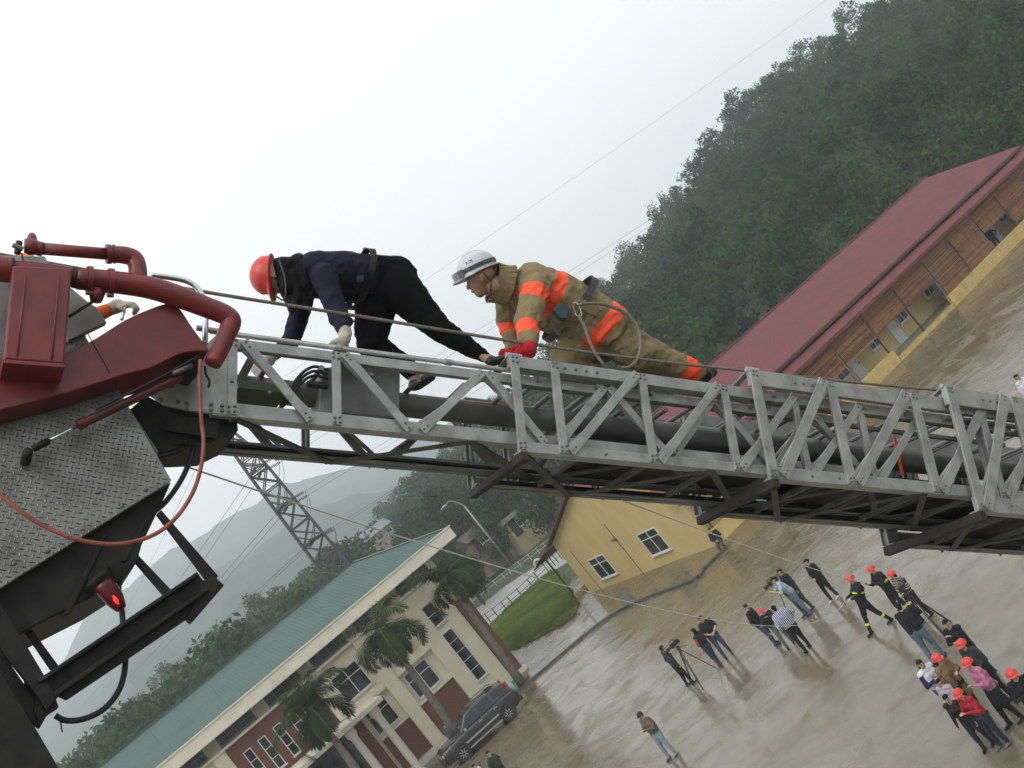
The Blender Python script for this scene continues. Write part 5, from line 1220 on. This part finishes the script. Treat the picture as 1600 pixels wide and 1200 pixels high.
person('man in white shirt walking at the right edge', at_head(1589, 588, 1.70), 300, 1.70, (.55, .58, .62), (.02, .02, .025), arms=('down', 'down'))
vp = RB.p(30.6, .9, .27); person('person in black in the veranda of the yellow building', tuple(vp), 240, 1.66, BLK, BLK, arms=('hip', 'down'))

# video cameras on tripods
M_camb = mat('camera_black', (.016, .016, .018), .45)
def tripod(label, pos, hd, H=1.38, spread=.55, rot=.3):
    pos = np.asarray(pos, float); pos[2] = 0; t = thing('video_camera', label, 'video camera', pos, 'video cameras on tripods'); apex = pos + A3(0, 0, H); a = math.radians(hd); f = A3(math.cos(a), math.sin(a), 0); r = A3(math.sin(a), -math.cos(a), 0)
    for k in range(3):
        q = rot + k * 2.0944; ft = pos + A3(math.cos(q), math.sin(q), 0) * spread; s_ = np.cross(unit(ft - apex), A3(0, 0, 1)); s_ = unit(s_) * .03
        mb = MB(); mb.tube([apex + s_, ft + s_ * .3], .014, 6); mb.tube([apex - s_, ft - s_ * .3], .014, 6); mb.build('leg', M_camb, t)
    mb = MB(); mb.lathe(apex - A3(0, 0, .04), A3(0, 0, 1), [(.05, 0), (.07, .03), (.05, .10), (.06, .14)], 12); mb.build('tripod_head', M_camb, t)
    mb = MB(); mb.box(apex + A3(0, 0, .22), f * .19, r * .055, A3(0, 0, .08)); mb.build('body', M_camb, t, bevel=.02)
    mb = MB(); mb.lathe(apex + A3(0, 0, .22) + f * .19, f, [(.05, 0), (.05, .10), (.07, .12), (.07, .18)], 14); mb.build('lens', M_camb, t)
    mb = MB(); mb.tube([apex + A3(0, 0, .30) - f * .1, apex + A3(0, 0, .37), apex + A3(0, 0, .36) + f * .15, apex + A3(0, 0, .30) + f * .18], .014, 6); mb.build('handle', M_camb, t)
    mb = MB(); mb.tube([apex + A3(0, 0, .08), apex - f * .35 - A3(0, 0, .15)], .010, 6); mb.build('pan_bar', M_camb, t)
    mb = MB(); mb.box(apex + A3(0, 0, .27) - f * .1 + r * .09, f * .06, r * .03, A3(0, 0, .035)); mb.build('viewfinder', M_camb, t)
tripod('video camera on a wide tripod beside the man in the dark suit', A3(*G(1056, 1008, 1.55)[:2], 0), 205, 1.40, .62, .2)
tripod('video camera held by the man in the pale blue shirt', A3(*G(1209, 910, 1.45)[:2], 0), 195, 1.28, .40, .9)
tripod('video camera and tripod behind the firemen', G(1470, 992), 60, 1.30, .50, .5)
# the two white guide ropes
hf = (j1['sh'][1] + j1['sh'][-1]) / 2 + j1['f'] * .36 * j1['h'] * .9 - A3(0, 0, .15)
rope('guide_rope', Q(240, 712, -.3), hf, 1.05, .0058, wropem, 'long sagging white rope from the platform to the first fireman')
hf2 = (j2['sh'][1] + j2['sh'][-1]) / 2 + j2['f'] * .2 * j2['h'] - A3(0, 0, .02)
rope('guide_rope', Q(972, 782, -.5), hf2, .12, .0058, wropem, 'short straight white rope from under the ladder to the second fireman')

# ------------------------------------------------------------------ the two climbers
def R_(px, x, y, l): return px * ((Q(x, y, l) - CAM) @ FW) / FPX
def limb(B, pts, m, bands=None):
    for i in range(len(pts) - 1):
        (x0, y0, l0, r0), (x1, y1, l1, r1_) = pts[i], pts[i + 1]
        B.cap(Q(x0, y0, l0), Q(x1, y1, l1), R_(r0, x0, y0, l0), R_(r1_, x1, y1, l1), m[i] if isinstance(m, list) else m, (bands or {}).get(i, ()))
def iv(x, y, z=0.0): return EX * x + EY * y - LL * z       # picture right, picture up, towards the viewer
NAVY = cloth((.014, .012, .032), 'navy_sweater', .5); BLKT = mat('black_trousers', (.0045, .0045, .005), .9, 0, .2, 9, .2, 22, spec=.12); GLW = cloth((.46, .42, .34), 'cream_glove', .3); SHOE = mat('black_leather', (.012, .011, .011), .4)
wp = thing('person', 'woman in navy sweater, black trousers and red helmet climbing the ladder', 'person', Q(640, 590, -.2), 'climbers on the ladder')
B = Body('body'); o_ = LL * .075
def torso(B, pts, m, off, bands=None):
    for s_ in (-1, 1):
        for i in range(len(pts) - 1):
            (x0, y0, r0), (x1, y1, r1_) = pts[i], pts[i + 1]
            B.cap(Q(x0, y0, -.17) + s_ * off, Q(x1, y1, -.17) + s_ * off, R_(r0, x0, y0, -.17), R_(r1_, x1, y1, -.17), m[i] if isinstance(m, list) else m, (bands or {}).get(i, ()))
torso(B, [(486, 428, 27), (530, 432, 32), (575, 437, 31), (612, 444, 36)], [NAVY, NAVY, BLKT], o_)
B.cap(Q(492, 428, -.17) + LL * .13, Q(492, 430, -.17) - LL * .10, R_(22, 490, 424, -.17), R_(22, 490, 424, -.17), NAVY)
B.cap(Q(486, 428, -.17), Q(450, 430, -.17), R_(20, 486, 428, -.17), R_(13, 450, 430, -.17), NAVY)
ns_ = Q(506, 432, -.01)
B.cap(ns_, Q(527, 487, .02), R_(22, 500, 430, 0), R_(16, 527, 487, .02), NAVY); limb(B, [(527, 487, .02, 16), (540, 521, .12, 10)], NAVY)
fs_ = Q(486, 428, -.17) + LL * .15
B.cap(fs_, Q(466, 498, -.46), R_(20, 480, 440, -.3), R_(16, 466, 498, -.46), NAVY); limb(B, [(466, 498, -.46, 16), (455, 532, -.47, 14), (425, 556, -.46, 9)], NAVY)
limb(B, [(540, 519, .125, 9.5), (539, 530, .135, 10)], GLW); B.hand(Q(539, 527, .135), iv(-.25, -1, .1), iv(-.3, -.2, -1), GLW, .9, 1.25, 1)
limb(B, [(426, 555, -.46, 9), (420, 562, -.46, 10)], GLW); B.hand(Q(420, 561, -.46), iv(-.8, -.8, 0), iv(0, -.5, -1), GLW, .8, 1.2, 1)
limb(B, [(618, 446, -.08, 37), (672, 500, -.02, 23), (690, 516, .02, 20), (758, 558, .10, 10)], BLKT); limb(B, [(752, 555, .10, 8.5), (768, 564, .12, 8)], SKIN)
limb(B, [(766, 564, .12, 9), (786, 562, .13, 6)], SHOE)
limb(B, [(592, 458, -.26, 36), (580, 520, -.24, 27), (580, 540, -.24, 23), (634, 570, -.28, 15), (644, 582, -.28, 13)], BLKT); limb(B, [(642, 580, -.28, 11), (652, 598, -.28, 9)], SKIN)
limb(B, [(648, 602, -.28, 10), (674, 588, -.28, 7)], SHOE)
hc = Q(430, 434, -.17); hh = R_(53, 430, 434, -.17); hu, hfw = iv(-1, -.02), iv(.05, -1)
B.cap(Q(452, 430, -.17), Q(440, 432, -.17), R_(12, 450, 430, -.17), R_(11, 440, 432, -.17), SKIN); B.head(hc, hu, hfw, hh); B.queue(wp, .0075, 3, .006, 11)
helmet(wp, Q(420, 430, -.17), hu, hfw, R_(28.5, 415, 431, -.17), RHEL)
Hb = Body('hair')
Hb.cap(Q(434, 424, -.17) - LL * .07, Q(441, 458, -.17) - LL * .07, R_(11, 434, 415, -.17), R_(11, 438, 440, -.17), HAIR)  # extra lock over the cheek, in place of the face's shadow
for s_ in (-.06, -.02, .03, .06):
    Hb.cap(Q(436, 420, -.17) + LL * s_, Q(462, 424, -.17) + LL * s_, R_(13, 436, 415, -.17), R_(14, 462, 420, -.17), HAIR); Hb.cap(Q(462, 420, -.17) + LL * s_, Q(474, 452, -.17) + LL * s_, R_(17, 462, 420, -.17), R_(15, 474, 452, -.17), HAIR); Hb.cap(Q(452, 440, -.17) + LL * s_, Q(462, 474, -.17) + LL * s_, R_(14, 452, 440, -.17), R_(9, 465, 474, -.17), HAIR)
Hb.cap(Q(475, 470, -.10), Q(484, 488, -.10), R_(7, 475, 470, -.1), R_(2, 484, 488, -.1), HAIR)
Hb.queue(wp, .010, 3, .006, 14)
mb = MB(); mb.tube(spline([Q(436, 405, -.03), Q(446, 440, -.02), Q(444, 468, -.05), Q(430, 462, -.10)], 6), .006, 6); mb.build('chin_strap', SHOE, wp)
BELT = mat('brown_webbing', (.022, .018, .012), .8, 0, .2, 40)
mb = MB()
for k in range(24):
    a0_, a1_ = 2 * math.pi * k / 24, 2 * math.pi * (k + 1) / 24
    def bp_(a_): return Q(564, 437, -.17) + unit(iv(.12, 1)) * R_(40, 564, 437, -.17) * math.cos(a_) - LL * (R_(37, 564, 437, -.17) + .080) * math.sin(a_)
    mb.bar(bp_(a0_), bp_(a1_), .045, .008, iv(1, -.1))
mb.bar(Q(567, 402, -.10), Q(573, 388, -.10), .04, .012, EX); mb.build('belt', BELT, wp)
mb = MB(); mb.box(Q(563, 436, .075), iv(1, 0) * .022, iv(0, 1) * .022, LL * .008); mb.build('buckle', BELT, wp, bevel=.004)
mb = MB(); mb.prism([Q(x, y, -.1) for x, y in ((515, 474), (532, 478), (556, 500), (550, 508), (530, 507), (518, 498))], LL * .08); mb.build('pouch', BELT, wp, bevel=.02)

TAN = mat('tan_jacket', (.27, .208, .112), .85, 0, .12, 6, .9, 13, col2=(.19, .145, .078), spec=.2, dirt=(.4, 7, (1, 1, 1), (.09, .07, .045), .58)); ORB = mat('orange_band', (.90, .085, .022), .6, 0, .06, 12, .15, 40); GLR = cloth((.42, .015, .025), 'red_glove', .3)
fp = thing('person', 'firefighter in tan suit with orange bands and white helmet climbing the ladder', 'person', Q(940, 600, -.2), 'climbers on the ladder')
B = Body('body'); o_ = LL * .085
torso(B, [(824, 450, 31), (868, 472, 37), (905, 494, 37), (936, 520, 44)], [TAN, TAN, TAN], o_, {0: ((.42, .95, ORB),), 2: ((.58, 1.12, ORB),)})
B.cap(Q(826, 448, -.17) + LL * .15, Q(824, 452, -.17) - LL * .12, R_(24, 824, 446, -.17), R_(24, 824, 446, -.17), TAN)
B.cap(Q(812, 448, -.17), Q(786, 444, -.17), R_(24, 812, 446, -.17), R_(17, 786, 440, -.17), TAN)                 # collar
ns_ = Q(839, 449, .0)
B.cap(ns_, Q(824, 502, .06), R_(23, 830, 446, 0), R_(20, 824, 502, .06), TAN, ((.14, .50, ORB),)); limb(B, [(824, 500, .06, 19.5), (826, 536, .14, 15)], TAN, {0: ((.28, .80, ORB),)})
fs_ = Q(812, 452, -.17) + LL * .16
B.cap(fs_, Q(795, 500, -.46), R_(22, 800, 455, -.3), R_(19, 795, 500, -.46), TAN); limb(B, [(795, 500, -.46, 19), (803, 542, -.47, 14)], TAN, {0: ((.05, .52, ORB),)})
limb(B, [(826, 536, .14, 13), (824, 546, .15, 14)], GLR); B.hand(Q(826, 541, .15), iv(-.5, -.6, .25), iv(-.1, -.6, -.9), GLR, .85, 1.35, 1)
limb(B, [(803, 540, -.47, 11), (803, 549, -.47, 12)], GLR); B.hand(Q(803, 548, -.47), iv(-.5, -.7, 0), iv(0, -.3, -1), GLR, .8, 1.25, 1)
limb(B, [(955, 524, -.08, 33), (1002, 552, -.04, 30), (1020, 558, -.04, 27), (1086, 582, -.02, 17)], TAN, {2: ((.66, 1.0, ORB),)}); limb(B, [(1082, 582, -.02, 14), (1100, 587, -.02, 13), (1112, 582, -.02, 9)], SHOE)
limb(B, [(925, 534, -.28, 33), (884, 560, -.28, 26), (880, 572, -.28, 25), (950, 598, -.30, 17)], TAN); limb(B, [(950, 598, -.30, 14), (968, 602, -.30, 11)], SHOE)
hc = Q(751, 436, -.17); hh = R_(55, 751, 436, -.17); hu, hfw = iv(-.42, .91), iv(-.86, -.50, .12)
B.cap(Q(792, 444, -.17), Q(766, 446, -.17), R_(17, 790, 440, -.17), R_(13, 770, 442, -.17), SKIN); B.head(hc, hu, hfw, hh, mat('face_skin', (.34, .19, .12), .5, 0, .1, 25)); B.queue(fp, .0075, 3, .011, 9)
# turned-up collar
mb = MB()
for k in range(20):
    a0_, a1_ = 2 * math.pi * k / 20, 2 * math.pi * (k + 1) / 20
    def cp_(a_): return Q(783, 444, -.17) + unit(iv(.18, 1)) * R_(27, 783, 444, -.17) * math.cos(a_) - LL * R_(24, 783, 444, -.17) * math.sin(a_)
    mb.bar(cp_(a0_), cp_(a1_) + (cp_(a1_) - cp_(a0_)) * .1, R_(28, 783, 444, -.17), .014, iv(1, -.15))
mb.build('collar', TAN, fp, bevel=.004)
WH = mat('white_helmet', (.50, .53, .55), .35, 0, .06, 6, coat=.3); Rh = R_(29, 745, 425, -.17)
hcn = Q(746, 421, -.17); helmet(fp, hcn, hu, hfw, Rh, WH)
GOG = mat('goggle_grey', (.10, .10, .095), .35); hu1 = unit(hu); hf1 = unit(hfw - (hfw @ hu1) * hu1); hr1 = np.cross(hf1, hu1)
mb = MB()
for k in range(28):
    a0_, a1_ = 2 * math.pi * k / 28, 2 * math.pi * (k + 1) / 28
    def gp_(a_): return hcn + hu1 * Rh * .10 + (hf1 * math.cos(a_) * 1.09 + hr1 * math.sin(a_)) * Rh * 1.03
    mb.bar(gp_(a0_), gp_(a1_), .030, .006, hu1)
st_ = mb.build('goggle_strap', GOG, fp)
mb = MB()
for a_ in np.linspace(-.75, .75, 9): mb.box(hcn + hu1 * Rh * .02 + (hf1 * math.cos(a_) * 1.32 + hr1 * math.sin(a_) * 1.05) * Rh, hu1 * Rh * .24, unit(-hf1 * math.sin(a_) + hr1 * math.cos(a_)) * Rh * .14, unit(hf1 * math.cos(a_) + hr1 * math.sin(a_)) * Rh * .12)
mb.build('goggle_lens', mat('goggle_lens', (.20, .22, .22), .08, .2), fp, bevel=.004)
mb = MB(); mb.tube(spline([Q(776, 418, .0), Q(768, 438, -.01), Q(766, 456, -.04), Q(762, 462, -.12)], 6), .006, 6); mb.tube([Q(757, 428, .0), Q(768, 440, -.005)], .006, 6); mb.build('chin_strap', SHOE, fp)
# lettering on the helmet and the goggle strap, wrapped round the shell
def shell_text(txt, size, a0_, h0_, rad, m):
    cu = bpy.data.curves.new('t', 'FONT'); cu.body = txt; cu.size = size; cu.extrude = .0006; cu.space_character = 1.1; ob = bpy.data.objects.new('t', cu); COL.objects.link(ob)
    bpy.context.view_layer.update(); me = bpy.data.meshes.new_from_object(ob.evaluated_get(bpy.context.evaluated_depsgraph_get())); bpy.data.objects.remove(ob)
    sg = 1 if hr1 @ (-LL) > 0 else -1; V = []
    for q in me.vertices:
        hh_ = h0_ + q.co.y; a_ = a0_ + q.co.x / Rh; k_ = math.sqrt(max(.1, 1 - max(0, hh_ / Rh) ** 2)) if rad < 1.05 else 1
        V.append(hcn + hu1 * hh_ + (hf1 * math.cos(a_) * 1.09 + hr1 * sg * math.sin(a_)) * (Rh * rad * k_ + q.co.z))
    mb = MB(); mb.add(V, [tuple(p_.vertices) for p_ in me.polygons]); return mb.build('lettering', m, fp)
INK = mat('black_ink', (.01, .01, .01), .6); shell_text('uvex', .045, 1.15, Rh * .10 - .012, 1.06, INK); shell_text('KIM', .032, 1.0, Rh * .38, 1.035, INK)
mb = MB(); mb.prism([Q(x, y, .135) for x, y in ((908, 482), (918, 474), (941, 483), (932, 494))], LL * .03); mb.build('pocket_flap', TAN, fp, bevel=.006)
mb = MB(); mb.prism([Q(x, y, .10) for x, y in ((866, 484), (874, 472), (892, 482), (886, 498), (876, 496))], LL * .05); mb.build('belt_pouch', mat('teal_pouch', (.03, .07, .075), .7), fp, bevel=.008)
# harness belt, carabiner and lanyard
HB = mat('harness_webbing', (.055, .055, .065), .8, 0, .2, 40); mb = MB()
for k in range(26):
    a0_, a1_ = 2 * math.pi * k / 26, 2 * math.pi * (k + 1) / 26
    def hp_(a_): return Q(890, 484, -.17) + unit(iv(.5, .86)) * R_(46, 890, 484, -.17) * math.cos(a_) - LL * (R_(46, 890, 484, -.17) + .09) * math.sin(a_)
    mb.bar(hp_(a0_), hp_(a1_), .055, .008, iv(.86, -.5))
mb.build('harness_belt', HB, fp)
mb = MB(); c_ = Q(902, 484, .14)
mb.tube([c_ + iv(.35, -.94) * .055 * math.cos(a_) + iv(.94, .35) * .022 * math.sin(a_) for a_ in np.linspace(0, 6.2832, 25)], .005, 6, caps=False);
mb.build('carabiner', chrome, fp)
tag(tubepx('lanyard', [(905, 476), (930, 474), (955, 479), (980, 491), (996, 510), (1001, 535), (996, 560), (984, 573), (972, 574)], 2.7, ropem, None, 6, .17, 8), 'grey lanyard looping from the firefighter belt to the ladder', 'lanyard')
tag(tubepx('lanyard', [(904, 492), (914, 512), (922, 535), (932, 555), (944, 570)], 2.6, ropem, None, 6, .19, 8), 'short straight lanyard hanging down over the firefighter thigh', 'lanyard')
# person crouching in the platform
ORS = cloth((.70, .14, .03), 'orange_sleeve'); pp_ = thing('person', 'person in orange sleeve and white glove half hidden in the platform', 'person', Q(150, 600, .0), None); B = Body('body')
torso(B, [(78, 485, 26), (100, 545, 28)], ORS, LL * .06); limb(B, [(88, 480, -.05, 18), (140, 497, .0, 13), (168, 485, .0, 10.5)], ORS); limb(B, [(170, 484, .0, 10), (184, 478, .0, 11)], GLW); B.hand(Q(182, 479, .0), iv(.95, .15, 0), iv(.1, -1, -.2), GLW, 1.0, 1.1, 1)
limb(B, [(100, 550, -.05, 24), (80, 580, -.05, 18), (120, 590, -.05, 13)], BLKT); B.cap(Q(74, 470, -.17), Q(58, 436, -.17), .05, .045, SKIN); hc = Q(46, 430, -.17); B.head(hc, iv(-.6, .7), iv(.3, -.9), .2); B.queue(pp_, .011, 3, .005, 10)
helmet(pp_, Q(36, 424, -.17), iv(-.6, .7), iv(.3, -.9), .10, mat('orange_helmet', (.75, .16, .03), .35))
flush()

# ================================================================== haze
mb = MB(); mb.abox(-1600, 1600, -700, 1760, -1.05, 215)
hz = mb.build('haze', [], kind='stuff')
hm = bpy.data.materials.new('haze_air'); hm.use_nodes = True; nt = hm.node_tree; nt.nodes.remove(nt.nodes['Principled BSDF'])
pv = nt.nodes.new('ShaderNodeVolumePrincipled'); pv.inputs['Color'].default_value = (.89, .96, 1, 1); pv.inputs['Density'].default_value = .00074; pv.inputs['Anisotropy'].default_value = .2
nt.links.new(pv.outputs[0], nt.nodes['Material Output'].inputs['Volume']); hz.data.materials.append(hm)
